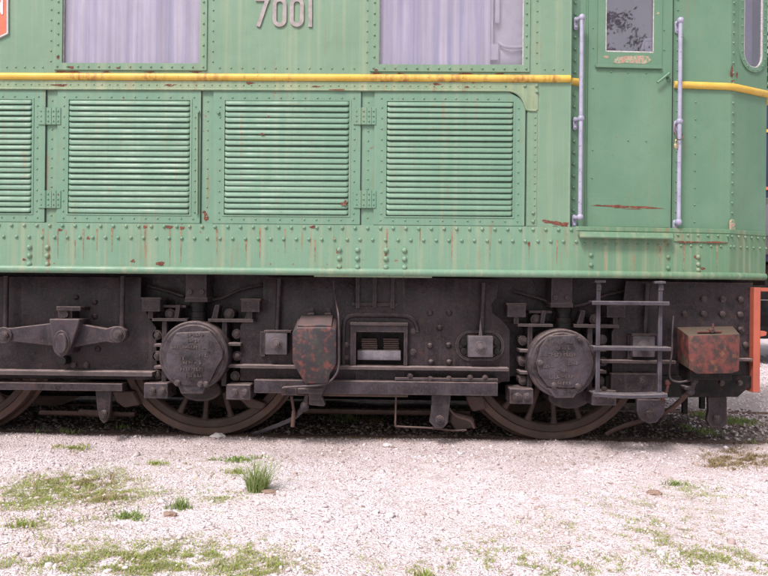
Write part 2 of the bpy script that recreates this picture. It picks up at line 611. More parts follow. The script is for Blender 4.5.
def island_mat(name, cols, rough=0.8, trans=0.0, dirt=None):
    """colour differs from piece to piece"""
    k = NT(name)
    g = k.n('NewGeometry')
    cr = k.n('ValToRGB')
    el = cr.color_ramp.elements
    el[0].position, el[0].color = 0.0, (*cols[0], 1)
    el[1].position, el[1].color = 1.0, (*cols[-1], 1)
    for i, c in enumerate(cols[1:-1]):
        e = el.new((i + 1) / (len(cols) - 1))
        e.color = (*c, 1)
    k.t.links.new(g.outputs['Random Per Island'], cr.inputs[0])
    c = k.mix(k.ramp(k.noise(60, 3), 0.35, 0.7, 0, 0.25), cr.outputs[0], tuple(v * 0.6 for v in cols[0]))
    if dirt:
        p = k.pos()
        c = k.mix(k.ramp(k.noise(1.6, 5, p), 0.44, 0.64, 0, 0.5), c, dirt)
        c = k.mix(k.ramp(k.noise(7.5, 5, p, off=(3, 3, 0)), 0.54, 0.70, 0, 0.45), c, tuple(v * 0.85 for v in dirt))
    b = k.bsdf(c, rough, None, 0, 0.25)
    if trans:
        t = k.n('BsdfTranslucent', Color=c)
        mx = k.n('MixShader', i0=trans, i1=b, i2=t)
        k.t.links.new(mx.outputs[0], k.out.inputs[0])


island_mat('stone_pale', [(0.46, 0.35, 0.36), (0.74, 0.63, 0.66), (0.81, 0.73, 0.765), (0.85, 0.79, 0.82), (0.79, 0.69, 0.72), (0.83, 0.76, 0.79), (0.76, 0.65, 0.67), (0.60, 0.48, 0.48)], 0.9, 0.0, (0.56, 0.45, 0.43))
island_mat('stone_buff', [(0.30, 0.21, 0.19), (0.50, 0.39, 0.37), (0.64, 0.54, 0.53), (0.44, 0.33, 0.30), (0.70, 0.62, 0.61), (0.36, 0.26, 0.23)], 0.9)
island_mat('stone_soil_shade', [(0.09, 0.06, 0.05), (0.17, 0.12, 0.105), (0.28, 0.21, 0.195), (0.14, 0.10, 0.085), (0.38, 0.32, 0.30)], 0.9)  # soiled ballast, its colour lowered to paint the shade under the body
island_mat('grass', [(0.22, 0.31, 0.06), (0.32, 0.43, 0.09), (0.41, 0.50, 0.13), (0.50, 0.50, 0.20), (0.52, 0.42, 0.27), (0.46, 0.31, 0.23)], 0.7, 0.3)
island_mat('grass_fresh', [(0.18, 0.25, 0.07), (0.27, 0.36, 0.11), (0.36, 0.45, 0.17), (0.50, 0.52, 0.27)], 0.7, 0.3)
island_mat('grass_dry', [(0.30, 0.20, 0.12), (0.38, 0.28, 0.17), (0.29, 0.25, 0.11), (0.42, 0.31, 0.21)], 0.8, 0.2)
island_mat('leaf', [(0.02, 0.05, 0.012), (0.04, 0.09, 0.02), (0.07, 0.13, 0.03)], 0.6, 0.25)
island_mat('stone_single', [(0.62, 0.57, 0.57), (0.66, 0.60, 0.60)], 0.9)
island_mat('stone_brown', [(0.30, 0.20, 0.16), (0.34, 0.24, 0.19)], 0.9)

# ground: trodden white limestone chippings over soil
k = NT('gravel_ground')
p = k.pos()
v1 = k.n('TexVoronoi', Vector=p, Scale=70.0, Randomness=1.0)
v2 = k.n('TexVoronoi', Vector=p, Scale=165.0)
cell = k.n('SeparateColor', Color=v1.outputs['Color']).outputs[0]
c = k.mix(k.ramp(cell, 0.1, 0.9), (0.67, 0.565, 0.585), (0.82, 0.745, 0.775))
c = k.mix(k.ramp(cell, 0.94, 0.96), c, (0.34, 0.24, 0.23))
c = k.mix(k.ramp(k.noise(1.6, 5, p), 0.46, 0.64, 0, 0.45), c, (0.60, 0.48, 0.46))
c = k.mix(k.ramp(k.noise(7.5, 5, p, off=(3, 3, 0)), 0.54, 0.70, 0, 0.45), c, (0.46, 0.36, 0.32))
c = k.mix(k.ramp(k.noise(20, 5, p, off=(7, 1, 0)), 0.60, 0.72, 0, 0.5), c, (0.38, 0.31, 0.20))
# soil along the track bed, darkened to stand in for shade under the body
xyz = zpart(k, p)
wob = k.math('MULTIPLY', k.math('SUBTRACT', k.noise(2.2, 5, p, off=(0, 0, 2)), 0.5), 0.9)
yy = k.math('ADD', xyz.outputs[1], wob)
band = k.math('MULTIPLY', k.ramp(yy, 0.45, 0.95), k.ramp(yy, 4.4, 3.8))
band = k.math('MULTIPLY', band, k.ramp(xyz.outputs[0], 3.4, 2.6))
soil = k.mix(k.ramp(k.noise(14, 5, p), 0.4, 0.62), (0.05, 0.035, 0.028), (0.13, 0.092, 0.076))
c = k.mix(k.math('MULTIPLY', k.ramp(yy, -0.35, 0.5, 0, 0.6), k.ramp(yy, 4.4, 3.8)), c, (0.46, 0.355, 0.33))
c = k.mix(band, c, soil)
d1 = k.math('SUBTRACT', 1.0, v1.outputs['Distance'])
n1 = k.bump(d1, 0.8, 0.012)
n2 = k.bump(v2.outputs['Distance'], 0.5, 0.005, n1)
n3 = k.bump(k.noise(18, 6, p), 0.5, 0.02, n2)
k.bsdf(c, 0.95, n3, 0, 0.15)

k = NT('rail_steel')
p = k.pos()
k.bsdf(k.mix(k.ramp(k.noise(20, 5, p), 0.4, 0.65), (0.13, 0.07, 0.05), (0.22, 0.14, 0.11)), 0.75, k.bump(k.noise(60, 4, p), 0.3, 0.003))

# ------------------------------------------------------------------ ground
def lin(parts):
    out = []
    for a, b, st in parts:
        out += list(np.arange(a, b, st))
    return np.array(out + [parts[-1][1]])

def ground_z(x, y):
    h = (0.012 * np.sin(1.7 * x + 0.6) * np.sin(1.3 * y + 1.1) + 0.008 * np.sin(4.1 * x + 2 * y) + 0.006 * np.sin(7.3 * x - 5.1 * y + 1)
         + 0.004 * np.sin(15.1 * x + 9 * y) * np.sin(11 * y - 6 * x) + 0.003 * np.sin(29 * x + 2) * np.sin(31 * y))
    near = np.exp(-((y - 0.70) / 0.45) ** 2) + np.exp(-((y - 2.20) / 0.45) ** 2)
    h = h * (1 - 0.75 * np.clip(near, 0, 1)) - 0.012
    # a low shoulder of ballast along the outside of the rail
    h += 0.034 * np.exp(-((y - 0.47) / 0.15) ** 2)
    return h

gx = lin([(-150, -30, 20), (-30, -6, 3), (-6, 6, 0.05), (6, 12, 0.5), (12, 30, 3), (30, 150, 20)])
gy = lin([(-120, -20, 20), (-20, -6, 2), (-6, 3.6, 0.05), (3.6, 12, 0.4), (12, 40, 4), (40, 260, 20)])
GX, GY = np.meshgrid(gx, gy)
GZ = ground_z(GX, GY)
nx, ny = len(gx), len(gy)
verts = np.stack([GX.ravel(), GY.ravel(), GZ.ravel()], 1)
ii, jj = np.meshgrid(np.arange(nx - 1), np.arange(ny - 1))
a = (jj * nx + ii).ravel()
faces = np.stack([a, a + 1, a + nx + 1, a + nx], 1)


def np_mesh(name, verts, faces, mat, smooth=False, parent=None, kind=None):
    me = bpy.data.meshes.new(name)
    n = faces.shape[1]
    me.vertices.add(len(verts))
    me.vertices.foreach_set('co', verts.astype(np.float32).ravel())
    me.loops.add(faces.size)
    me.loops.foreach_set('vertex_index', faces.astype(np.int32).ravel())
    me.polygons.add(len(faces))
    me.polygons.foreach_set('loop_start', np.arange(0, faces.size, n, dtype=np.int32))
    me.polygons.foreach_set('loop_total', np.full(len(faces), n, dtype=np.int32))
    me.update(calc_edges=True)
    me.validate()
    if smooth:
        me.polygons.foreach_set('use_smooth', np.ones(len(faces), dtype=bool))
    me.materials.append(M[mat])
    o = bpy.data.objects.new(name, me)
    if kind:
        o['kind'] = kind
    return link(o, parent)


g = np_mesh('ground', verts, faces, 'gravel_ground', True)
g['kind'] = 'structure'
g['label'] = 'pale limestone gravel yard with soil along the track, darkened for shade under the locomotive'

# ------------------------------------------------------------------ the locomotive
loco = bpy.data.objects.new('locomotive', None)
COL.objects.link(loco)
loco.location = (0, 1.45, 0)
loco['_w'] = (0, 1.45, 0)
tag(loco, 'weathered green electric locomotive numbered 7001 with yellow stripe and black bogie', 'locomotive')


def part(name, bm, mat, parent=None, smooth=35, kind=None):
    return finish(name, bm, mat, parent or loco, smooth, kind)


def zr(py, o=0.0, px=290):
    return FM.uv(px, py, o)[1]


def sx(px, py=150, o=0.0):
    return FM.uv(px, py, o)[0]


S_L = -6.2                       # left end of what is built
S_E = sx(570, 150)               # where the flat side ends
BODYW = 2.90
Z_TOP = zr(-90)
Z_BELT = zr(82.5)
Z_DOORTOP = zr(91)
Z_DOORBOT = zr(224)
Z_SK0 = zr(268.5)
Z_SK1 = zr(224.6)

# plan of the cab
_f = Frame((0, 0.09), (1, 0.09)); c1 = (_f.uv(578.6, 150)[0], 0.09)
_f = Frame((0, 0.14), (1, 0.14)); c2 = (_f.uv(673, 150)[0], 0.14)
_f = Frame((0, 0.19), (1, 0.19)); c3 = (_f.uv(730.5, 150)[0], 0.19)
_f = Frame((0, 0.40), (1, 0.40)); c4 = (_f.uv(766.3, 150)[0], 0.40)
FD, FS, FN = Frame(c1, c2), Frame(c2, c3), Frame(c3, c4)
k1 = (sx(576, 250), -0.008)
_f = Frame((0, 0.075), (1, 0.075)); k2 = (_f.uv(673, 250)[0], 0.075)
_f = Frame((0, 0.15), (1, 0.15)); k3 = (_f.uv(729.5, 250)[0], 0.15)
_f = Frame((0, 0.38), (1, 0.38)); k4 = (_f.uv(765.6, 250)[0], 0.38)
FK1, FK2, FK3 = Frame(k1, k2), Frame(k2, k3), Frame(k3, k4)
NOSE = [(c4[0] + 0.10, 0.62), (c4[0] + 0.17, 1.00), (c4[0] + 0.19, 1.45)]


def mir(p):
    return (p[0], BODYW - p[1])

# shell: roof, far side, floor (hollow, so the windows look into a room)
bm = new()
plan = [(S_L, 0.012), (S_E - 0.005, 0.012), c1, c2, c3, c4] + NOSE + [mir(q) for q in ([c4, c3, c2, c1][0:4])] + [(S_E, BODYW), (S_L, BODYW)]
def wallstrip(bm, pts, z0, z1):
    for p0, p1 in zip(pts, pts[1:]):
        v = [bm.verts.new((p0[0], p0[1], z0)), bm.verts.new((p1[0], p1[1], z0)), bm.verts.new((p1[0], p1[1], z1)), bm.verts.new((p0[0], p0[1], z1))]
        bm.faces.new(v)
wallstrip(bm, plan[5:] + [plan[0]], zr(280), Z_TOP)
part('end_wall', bm, 'green_cab', smooth=0)
bm = new()
for zz in (zr(276.5) + 0.02,):
    bm.faces.new([bm.verts.new((x, y, zz)) for x, y in plan])
part('floor', bm, 'frame_black', smooth=0)
bm = new()
prev = None
NR = 14
for j in range(NR + 1):
    a = PI * j / NR
    yy_ = 1.45 - 1.47 * math.cos(a)
    zz_ = Z_TOP + 0.42 * math.sin(a) ** 0.7 if 0 < j < NR else Z_TOP
    row = [bm.verts.new((S_L, yy_, zz_)), bm.verts.new((S_E + 0.3, yy_, zz_)), bm.verts.new((c4[0] - 0.05, 1.45 + (yy_ - 1.45) * 0.75, Z_TOP + (zz_ - Z_TOP) * 0.8)),
           bm.verts.new((c4[0] + 0.2, 1.45 + (yy_ - 1.45) * 0.55, Z_TOP - 0.02))]
    if prev:
        for i in range(3):
            bm.faces.new((prev[i], prev[i + 1], row[i + 1], row[i]))
    prev = row
part('roof', bm, 'green_side', smooth=50)

# upper side sheet with two windows
W1 = FM.rect(63, -47, 200.5, 63.5)
W2 = FM.rect(379.5, -47, 524, 65)
bm = new()
sheet(bm, FM, S_L, S_E, Z_BELT, Z_TOP, [W1, W2], 0.0, 0.012)
side = part('side_sheet', bm, 'green_side', smooth=0)
# splayed return where the cab is set back
FB = Frame((S_E, 0.052), c1)
bm = new()
sbox(bm, FM, S_E - 0.006, zr(229), S_E, Z_TOP, -0.056, -0.013)
sbox(bm, FB, 0.0, zr(229), FB.len, Z_TOP, -0.008, 0.0)
part('corner_post', bm, 'green_cab', smooth=0)
bm = new()
tube(bm, [(S_E - 0.001, 0.006, zr(229)), (S_E - 0.001, 0.006, Z_TOP)], 0.0085, 10)
part('corner_bead', bm, 'green_side', None, 60)

# lower side: set back sheet behind the access doors, then the plain end bay
bm = new()
DOORS = [(-88, 45, -80, 32), (57, 200.5, 68.5, 190), (213, 360.5, 224.5, 349), (374, 525, 386.5, 513)]
LZ0, LZ1 = zr(215.2), zr(100.8)
holes = [(sx(d_[2]), LZ0, sx(d_[3]), LZ1) for d_ in DOORS]
sheet(bm, FM, S_L, sx(526.5), Z_DOORBOT - 0.004, Z_BELT, holes, -0.014, 0.006)
part('inner_sheet', bm, 'green_door', smooth=0)
bm = new()
sbox(bm, FM, sx(526.8), Z_SK1 + 0.001, S_E, Z_BELT - 0.0005, -0.012, 0.0)
part('end_sheet', bm, 'green_side', smooth=0)
bm = new()
sbox(bm, FM, sx(527.5), zr(226, 0, 530), sx(537), zr(110.5), 0.0, 0.004, 0.001)
part('cover_strip', bm, 'green_side')

# belt under the yellow line, and its lip curling down past the last door
bm = new()
sbox(bm, FM, S_L, zr(89.2), sx(512), zr(81.5), -0.002, 0.007, 0.001)
prism(bm, FM, [FM.uv(x, y) for x, y in [(512, 82.6), (538, 82.8), (538, 110), (527, 110), (525.8, 104), (523, 98.5), (518.5, 94), (512, 91)]], -0.002, 0.006, 0.001)
belt = part('belt_rail', bm, 'green_moulding')
bm = new()
pth = [FM.pt(S_L, zr(90.3), 0.006), FM.pt(sx(509), FM.uv(509, 91)[1], 0.006)]
pth += [P3(x, y, 0.006) for x, y in [(513, 91.6), (517, 93.6), (521, 97), (524, 101.5), (525.6, 106), (526.5, 109.5), (530, 110.6), (536.5, 110.6)]]
tube(bm, pth, 0.0085, 8)
part('lip', bm, 'green_moulding', belt, 60)

# yellow stripe
bm = new()
tube(bm, [FM.pt(S_L, zr(77.7), 0.004), FM.pt(S_E - 0.004, zr(77.7), 0.004)], 0.0265, 12)
part('yellow_moulding', bm, 'yellow_paint', smooth=60)
bm = new()
zst = zr(77.7)
tube(bm, [FB.pt(-0.012, zst, 0.004), FB.pt(FB.len, zst, 0.0)], 0.0265, 12)
part('yellow_moulding', bm, 'yellow_paint', smooth=60)
bm = new()
a_, b_ = FS.pt(FS.uv(673.5, 86)[0], zst, 0.004), FS.pt(FS.len, zst, 0.004)
c_ = FN.pt(FN.len, zst, 0.004)
tube(bm, [a_, b_ - FS.t * 0.05, b_ + FS.n * -0.004 + FS.t * 0.004, b_ + FN.t * 0.05, c_, c_ + Vector((0.1, 0.22, 0)), c_ + Vector((0.18, 0.6, 0)), c_ + Vector((0.20, 1.05, 0))], 0.0265, 12)
part('yellow_moulding', bm, 'yellow_paint', smooth=60)


# windows of the engine room
def window(W, frame_px, seed, curtains):
    fx0, fy0, fx1, fy1 = frame_px
    F_ = FM.rect(fx0, fy0, fx1, fy1)
    bm = new()
    sheet(bm, FM, F_[0], F_[2], F_[1], F_[3], [W], 0.011, 0.0125)
    w = part('window', bm, 'green_side', smooth=0)
    bm = new()
    for (a, b) in (((F_[0] + F_[2]) / 2, F_[1]), ):
        pass
    wd = 0.032
    bz, bs0, bs1 = F_[1] + wd * 0.72, F_[0] + wd, F_[2] - wd
    n = int(round((F_[2] - F_[0]) / 0.079))
    for i in range(n + 1):
        s = F_[0] + 0.025 + (F_[2] - F_[0] - 0.05) * i / n
        dome(bm, FM, s, bz, 0.011, 0.0075, 0.006)
    n = int(round((F_[3] - F_[1]) / 0.085))
    for i in range(1, n + 1):
        z = F_[1] + 0.025 + (F_[3] - F_[1] - 0.05) * i / n
        dome(bm, FM, F_[0] + 0.030, z, 0.011, 0.0075, 0.006)
        dome(bm, FM, F_[2] - 0.024, z, 0.011, 0.0075, 0.006)
    part('rivets', bm, 'green_side', w, kind='stuff')
    bm = new()
    sbox(bm, FM, W[0] - 0.005, W[1] - 0.005, W[2] + 0.005, W[3] + 0.005, -0.020, -0.016)
    part('pane', bm, 'pane_clear', w, smooth=0)
    # pleated curtain
    rd = random.Random(seed)
    for (q0, q1) in curtains:
        bm = new()
        s0, s1 = W[0] + (W[2] - W[0]) * q0, W[0] + (W[2] - W[0]) * q1
        n = int((s1 - s0) / 0.0045)
        ph, amp = 0.0, 0.02
        rows = [[], [], []]
        f = 90
        for i in range(n + 1):
            s = s0 + (s1 - s0) * i / n
            if i % 12 == 0:
                f = rd.uniform(18, 125)
                amp = rd.uniform(0.001, 0.0065)
            ph += f * (s1 - s0) / n
            for r_, zz in enumerate((W[1] - 0.02, (W[1] + W[3]) / 2, W[3] + 0.02)):
                o = -0.040 + (amp * (1.0 - 0.2 * r_)) * math.sin(ph) + 0.006 * math.sin(ph * 0.37 + r_)
                rows[r_].append(bm.verts.new(FM.pt(s, zz, o)))
        for r_ in range(2):
            for i in range(n):
                bm.faces.new((rows[r_][i], rows[r_][i + 1], rows[r_ + 1][i + 1], rows[r_ + 1][i]))
        part('curtain', bm, 'curtain', w, 80)
    bm = new()      # dark putty line round the glass
    sheet(bm, FM, W[0] - 0.001, W[2] + 0.001, W[1] - 0.001, W[3] + 0.001, [(W[0] + 0.006, W[1] + 0.006, W[2] - 0.006, W[3] - 0.006)], -0.008, 0.008)
    part('seal', bm, 'seal_white', w, 0)
    return w


w1 = window(W1, (55, -55, 207.5, 70.3), 3, [(-0.01, 1.01)])
w2 = window(W2, (370.5, -55, 530, 72), 5, [(-0.01, 0.775)])
bm = new()       # catch and inner shelf seen in the uncurtained end of the second window
pbox(bm, FM, 489.5, -50, 493.5, 46, -0.075, -0.055)
pbox(bm, FM, 489, 44, 498.5, 60, -0.085, -0.05)
pbox(bm, FM, 495.5, -50, 500, 23, -0.08, -0.06)
pbox(bm, FM, 484, -60, 530, 70, -0.105, -0.095)  # white backing board added to brighten the uncurtained end
part('inner_frame_or_reflection', bm, 'white_trim', w2)
bm = new()
s0, z0, s1, z1 = FM.rect(500, 43, 526, 48, -0.06)
tube(bm, smooth_path([P3(499, 43, -0.08), P3(505, 46.5, -0.06), P3(515, 47.5, -0.06), P3(526, 47, -0.07)]), 0.012, 8)
pbox(bm, FM, 500, 50, 526, 66, -0.10, -0.085)
part('window_rail', bm, 'white_trim', w2, 60)

# access doors with louvres
ND = 20
for di, (x0, x1, l0, l1) in enumerate(DOORS):
    s0, s1, h0, h1 = sx(x0), sx(x1), sx(l0), sx(l1)
    bm = new()
    if di < 3:
        sheet(bm, FM, s0, s1, Z_DOORBOT, Z_DOORTOP - 0.002, [(h0, LZ0, h1, LZ1)], 0.0, 0.010)
    else:
        cr_ = 0.115
        sheet(bm, FM, s0, s1 - cr_, Z_DOORBOT, Z_DOORTOP - 0.002, [(h0, LZ0, h1, LZ1)], 0.0, 0.010)
        q = [(s1 - cr_, Z_DOORBOT), (s1, Z_DOORBOT), (s1, Z_DOORTOP - cr_)]
        for i in range(1, 8):
            a = PI / 2 * i / 8
            q.append((s1 - cr_ + cr_ * math.cos(a), Z_DOORTOP - 0.002 - cr_ + cr_ * math.sin(a)))
        q.append((s1 - cr_, Z_DOORTOP - 0.002))
        # right strip of the door, cut round the louvre opening
        bm.free()
        bm = new()
        sheet(bm, FM, s0, h1 + 0.004, Z_DOORBOT, Z_DOORTOP - 0.002, [(h0, LZ0, h1, LZ1)], 0.0, 0.010)
        q = [(h1 + 0.004, Z_DOORBOT), (s1, Z_DOORBOT), (s1, Z_DOORTOP - cr_)] + q[3:-1] + [(s1 - cr_, Z_DOORTOP - 0.002), (h1 + 0.004, Z_DOORTOP - 0.002)]
        prism(bm, FM, q, -0.010, 0.0)
    door = part('access_door', bm, 'green_door', smooth=0)
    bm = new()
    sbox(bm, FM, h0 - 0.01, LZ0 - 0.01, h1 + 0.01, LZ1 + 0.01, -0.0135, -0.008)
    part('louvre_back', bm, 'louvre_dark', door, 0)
    bm = new()      # fold round the louvre field
    sheet(bm, FM, h0 - 0.012, h1 + 0.012, LZ0 - 0.010, LZ1 + 0.010, [(h0, LZ0, h1, LZ1)], 0.004, 0.004)
    part('louvre_border', bm, 'green_door', door, 0)
    # one pressed louvre, shared
    pitch = (LZ1 - LZ0) / ND
    L = h1 - h0
    bm = new()
    prof = [(-0.06, -0.005), (0.04, -0.001), (0.20, 0.0035), (0.40, 0.0068), (0.60, 0.0088), (0.80, 0.0096), (0.86, 0.008), (0.85, 0.003)]
    st = [(0.0, 0.0), (0.005, 0.55), (0.012, 0.9), (0.022, 1.0), (L / 2, 1.0), (L - 0.022, 1.0), (L - 0.012, 0.9), (L - 0.005, 0.55), (L, 0.0)]
    rows = []
    for s, f in st:
        rows.append([bm.verts.new((s, -(-0.005 + (o + 0.005) * f), -pitch * (0.02 + (t - 0.02) * (0.55 + 0.45 * f) if f < 1 else t))) for t, o in prof])
    for a, b in zip(rows, rows[1:]):
        for i in range(len(prof) - 1):
            bm.faces.new((a[i], a[i + 1], b[i + 1], b[i]))
    bmesh.ops.recalc_face_normals(bm, faces=bm.faces[:])
    me = bpy.data.meshes.new('slat')
    bm.to_mesh(me); bm.free()
    me.materials.append(M['green_door'])
    me.polygons.foreach_set('use_smooth', [True] * len(me.polygons))
    for i in range(ND):
        o = inst('slat', me, FM.pt(h0, LZ1 - pitch * i + random.uniform(-0.0012, 0.0012), random.uniform(-0.0012, 0.0012)), door)
        o.rotation_euler = (random.uniform(-0.09, 0.09), random.uniform(-0.003, 0.003), 0)
    # small rivets round the door
    bm = new()
    n = int((s1 - s0 - 0.08) / 0.083)
    for i in range(n + 1):
        s = s0 + 0.05 + (s1 - s0 - (0.24 if di == 3 else 0.10)) * i / n
        dome(bm, FM, s, zr(97.8), 0.0, 0.0062, 0.0045)
        s = s0 + 0.05 + (s1 - s0 - 0.10) * i / n
        dome(bm, FM, s, zr(219.5), 0.0, 0.0062, 0.0045)
    n = 11
    for i in range(n):
        z = zr(107) + (zr(213) - zr(107)) * i / (n - 1)
        dome(bm, FM, h0 - 0.035, z, 0.0, 0.0062, 0.0045)
        dome(bm, FM, h1 + 0.038, z, 0.0, 0.0062, 0.0045)
    part('rivets', bm, 'green_door', door, kind='stuff')
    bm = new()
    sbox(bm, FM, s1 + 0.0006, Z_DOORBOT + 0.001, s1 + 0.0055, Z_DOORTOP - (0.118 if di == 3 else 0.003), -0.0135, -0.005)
    part('gap', bm, 'gap_shade', door, 0)  # dark strip standing in for shade beside the door
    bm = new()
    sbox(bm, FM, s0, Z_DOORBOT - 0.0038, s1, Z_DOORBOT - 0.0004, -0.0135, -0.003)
    part('gap', bm, 'gap_shade', door, 0)  # same painted shade along the bottom edge
    # hinges on the side that carries them
    if di in (0, 2):
        for y0, y1 in ((107.5, 124.5), (190.5, 208)):
            bm = new()
            xe = x1
            pbox(bm, FM, xe - 7, y0, xe - 0.5, y1, 0.0, 0.008, 0.0015)
            pbox(bm, FM, xe + 0.3, y0, xe + 15.5, y1, -0.014, 0.006, 0.0015)
            for c__ in (-0.2, 5.8, 10.6):
                sA, zA = FM.uv(xe + c__, y0, 0.01); _, zB = FM.uv(xe + c__, y1, 0.01)
                tube(bm, [FM.pt(sA, zA, 0.006), FM.pt(sA, zB, 0.006)], 0.0085 if c__ < 0 else 0.005, 8)
            for yy_ in (y0 + 3.5, (y0 + y1) / 2, y1 - 3.5):
                for c__ in (-4, 3, 8.3, 13):
                    pdome(bm, FM, xe + c__, yy_, 0.0065, 0.0058, 0.005, 6)
            part('hinge', bm, 'green_door', door)
    if di == 1:
        bm = new()
        a_, b_ = P3(197.3, 113, 0.012), P3(197.0, 214, 0.012)
        tube(bm, [a_, b_], 0.0075, 8)
        part('lock_rod', bm, 'green_moulding', door, 60)
        bm = new()
        pcyl(bm, FM, 197.5, 111.5, 1.7, 0.0, 0.02, 10, 0.002)
        part('latch', bm, 'green_door', door)
        bm = new()
        pcyl(bm, FM, 218, 112, 1.7, 0.0, 0.016, 10, 0.002)
        part('latch', bm, 'green_door', door)

# skirt
bm = new()
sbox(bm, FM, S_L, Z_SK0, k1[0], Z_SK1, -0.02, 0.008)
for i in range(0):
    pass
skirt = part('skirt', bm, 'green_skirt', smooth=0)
bm = new()
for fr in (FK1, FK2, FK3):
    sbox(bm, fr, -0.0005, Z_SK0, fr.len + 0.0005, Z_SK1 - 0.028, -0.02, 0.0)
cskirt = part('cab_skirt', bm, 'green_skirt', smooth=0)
bm = new()
rimz = (zr(267.6) + zr(275.2)) / 2
rr_ = (zr(267.6) - zr(275.2)) / 2
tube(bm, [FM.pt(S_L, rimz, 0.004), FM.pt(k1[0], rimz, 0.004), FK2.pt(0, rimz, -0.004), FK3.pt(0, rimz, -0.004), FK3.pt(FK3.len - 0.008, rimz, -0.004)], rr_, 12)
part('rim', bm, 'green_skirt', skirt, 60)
bm = new()
pbox(bm, FM, 314, 275.2, 432, 277.2, -0.06, 0.004, 0.001)
part('drip_lip', bm, 'green_moulding', skirt)

# cab: door bay, side and nose
DW = FD.rect(605, -60, 653.5, 53)
bm = new()
sheet(bm, FD, 0.0, FD.len, Z_SK1 - 0.03, Z_TOP, [DW], 0.0, 0.008)
part('door_bay', bm, 'green_cab', smooth=0)
bm = new()
sheet(bm, FS, 0.0, FS.len, Z_SK1 - 0.03, Z_TOP, [], 0.0, 0.008)
part('cab_side', bm, 'green_cab', smooth=0)
NW = FN.rect(744, -70, 762, 66)
bm = new()
sheet(bm, FN, 0.0, FN.len, Z_SK1 - 0.03, Z_TOP, [NW], 0.0, 0.008)
nose = part('nose_sheet', bm, 'green_cab', smooth=0)
bm = new()       # vertical cover strip on the bend
s0 = FN.uv(733.5, 150)[0]
sbox(bm, FN, 0.002, Z_SK1 - 0.02, s0 + 0.012, Z_TOP - 0.01, 0.0, 0.003, 0.001)
part('cover_strip', bm, 'green_cab')

# cab door
bm = new()
DL = FD.uv(587, 150)[0]; DR = FD.uv(670.8, 150)[0]
sheet(bm, FD, DL, DR, FD.uv(630, 227.5)[1], Z_TOP - 0.05, [DW], 0.010, 0.0095)
cdoor = part('cab_door', bm, 'green_cab', smooth=0)
bm = new()
FW = FD.rect(597.5, -70, 661.5, 66)
sheet(bm, FD, FW[0], FW[2], FW[1], FW[3], [DW], 0.018, 0.008)
wfr = part('window_frame', bm, 'green_cab', cdoor, 0)
bm = new()
sheet(bm, FD, DW[0] - 0.001, DW[2] + 0.001, DW[1] - 0.001, DW[3], [(DW[0] + 0.010, DW[1] + 0.010, DW[2] - 0.004, DW[3] - 0.01)], 0.012, 0.01)
part('seal', bm, 'seal_white', cdoor, 0)
bm = new()
sbox(bm, FD, DW[0] - 0.004, DW[1] - 0.004, DW[2] + 0.004, DW[3] + 0.004, -0.006, -0.002)
part('pane', bm, 'pane_dusty', cdoor, 0)
bm = new()
q = FD.rect(596, 64.8, 662.5, 68, 0.03)
sbox(bm, FD, q[0], q[1], q[2], q[3], 0.0100, 0.030, 0.003)
part('drip_sill', bm, 'green_cab', cdoor)
bm = new()
tube(bm, [P3(669.5, 73.2, 0.045, FD), P3(657.5, 82.6, 0.045, FD)], 0.010, 8, taper=[1.0, 0.8])
pcyl(bm, FD, 669.0, 74.5, 2.0, 0.008, 0.05, 10, 0.002)
pcyl(bm, FD, 669.0, 79.5, 2.2, 0.009, 0.016, 10, 0.002)
part('handle', bm, 'green_cab', cdoor, 60)
bm = new()
pbox(bm, FD, 588, 198.5, 670, 227, 0.0095, 0.013, 0.001)
part('kick_plate', bm, 'green_cab', cdoor)
bm = new()
for x, y in ((611, 72), (628, 72.4), (646, 73), (628, 140.5), (646, 141), (593, 28), (593, 48), (593, 88), (664, 30), (664, 50), (592.5, 150), (591.8, 178)):
    pdome(bm, FD, x, y, 0.010, 0.006, 0.004)
part('rivets', bm, 'green_cab', cdoor, kind='stuff')
bm = new()      # light inner frame seen through the glass
tube(bm, smooth_path([P3(643, 60, -0.10, FD), P3(642.5, 47, -0.10, FD), P3(645, 41, -0.10, FD), P3(650, 39.5, -0.10, FD), P3(662, 39.5, -0.10, FD)]), 0.010, 8)
pbox(bm, FD, 645, 42, 664, 66, -0.14, -0.13)
part('inner_frame_or_reflection', bm, 'white_trim', cdoor, 60)

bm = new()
sbox(bm, FD, DR + 0.0006, FD.uv(672, 228)[1], FD.uv(672.2, 150)[0] - 0.0006, Z_TOP - 0.06, 0.0005, 0.0055)  # dark strip painting the shade of the cab door gap
part('door_gap', bm, 'gap_shade', None, 0)
bm = new()
sbox(bm, FD, FD.uv(585, 150)[0] + 0.0004, FD.uv(586, 228)[1], DL - 0.0006, Z_TOP - 0.06, 0.0003, 0.003)
part('door_gap', bm, 'green_cab', None, 0)
# strip beside the door, rivet columns
bm = new()
sbox(bm, FD, 0.002, FD.uv(580, 228)[1], FD.uv(584.8, 150)[0], Z_TOP - 0.02, 0.0, 0.004, 0.001)
sbox(bm, FD, FD.uv(672.2, 150)[0], FD.uv(672, 228)[1], FD.len - 0.001, Z_TOP - 0.02, 0.0, 0.009, 0.001)
part('door_post', bm, 'green_cab')

bm = new()
for i in range(28):
    z = FB.uv(573, 222)[1] + 0.083 * i
    dome(bm, FB, FB.len * 0.52, z, 0.0, 0.0105, 0.009)
for i in range(32):
    z = FS.uv(676, 222)[1] + 0.0735 * i
    dome(bm, FS, FS.uv(676.5, 150)[0], z, 0.0, 0.0068, 0.005)
    dome(bm, FN, FN.uv(732.2, 150)[0], z, 0.003, 0.0085, 0.006)
for i in range(8):
    dome(bm, FS, FS.uv(695, 150)[0], FS.uv(695, 222)[1] + 0.125 * i, 0.0, 0.006, 0.0045)
part('cab_rivets', bm, 'green_cab', kind='stuff')

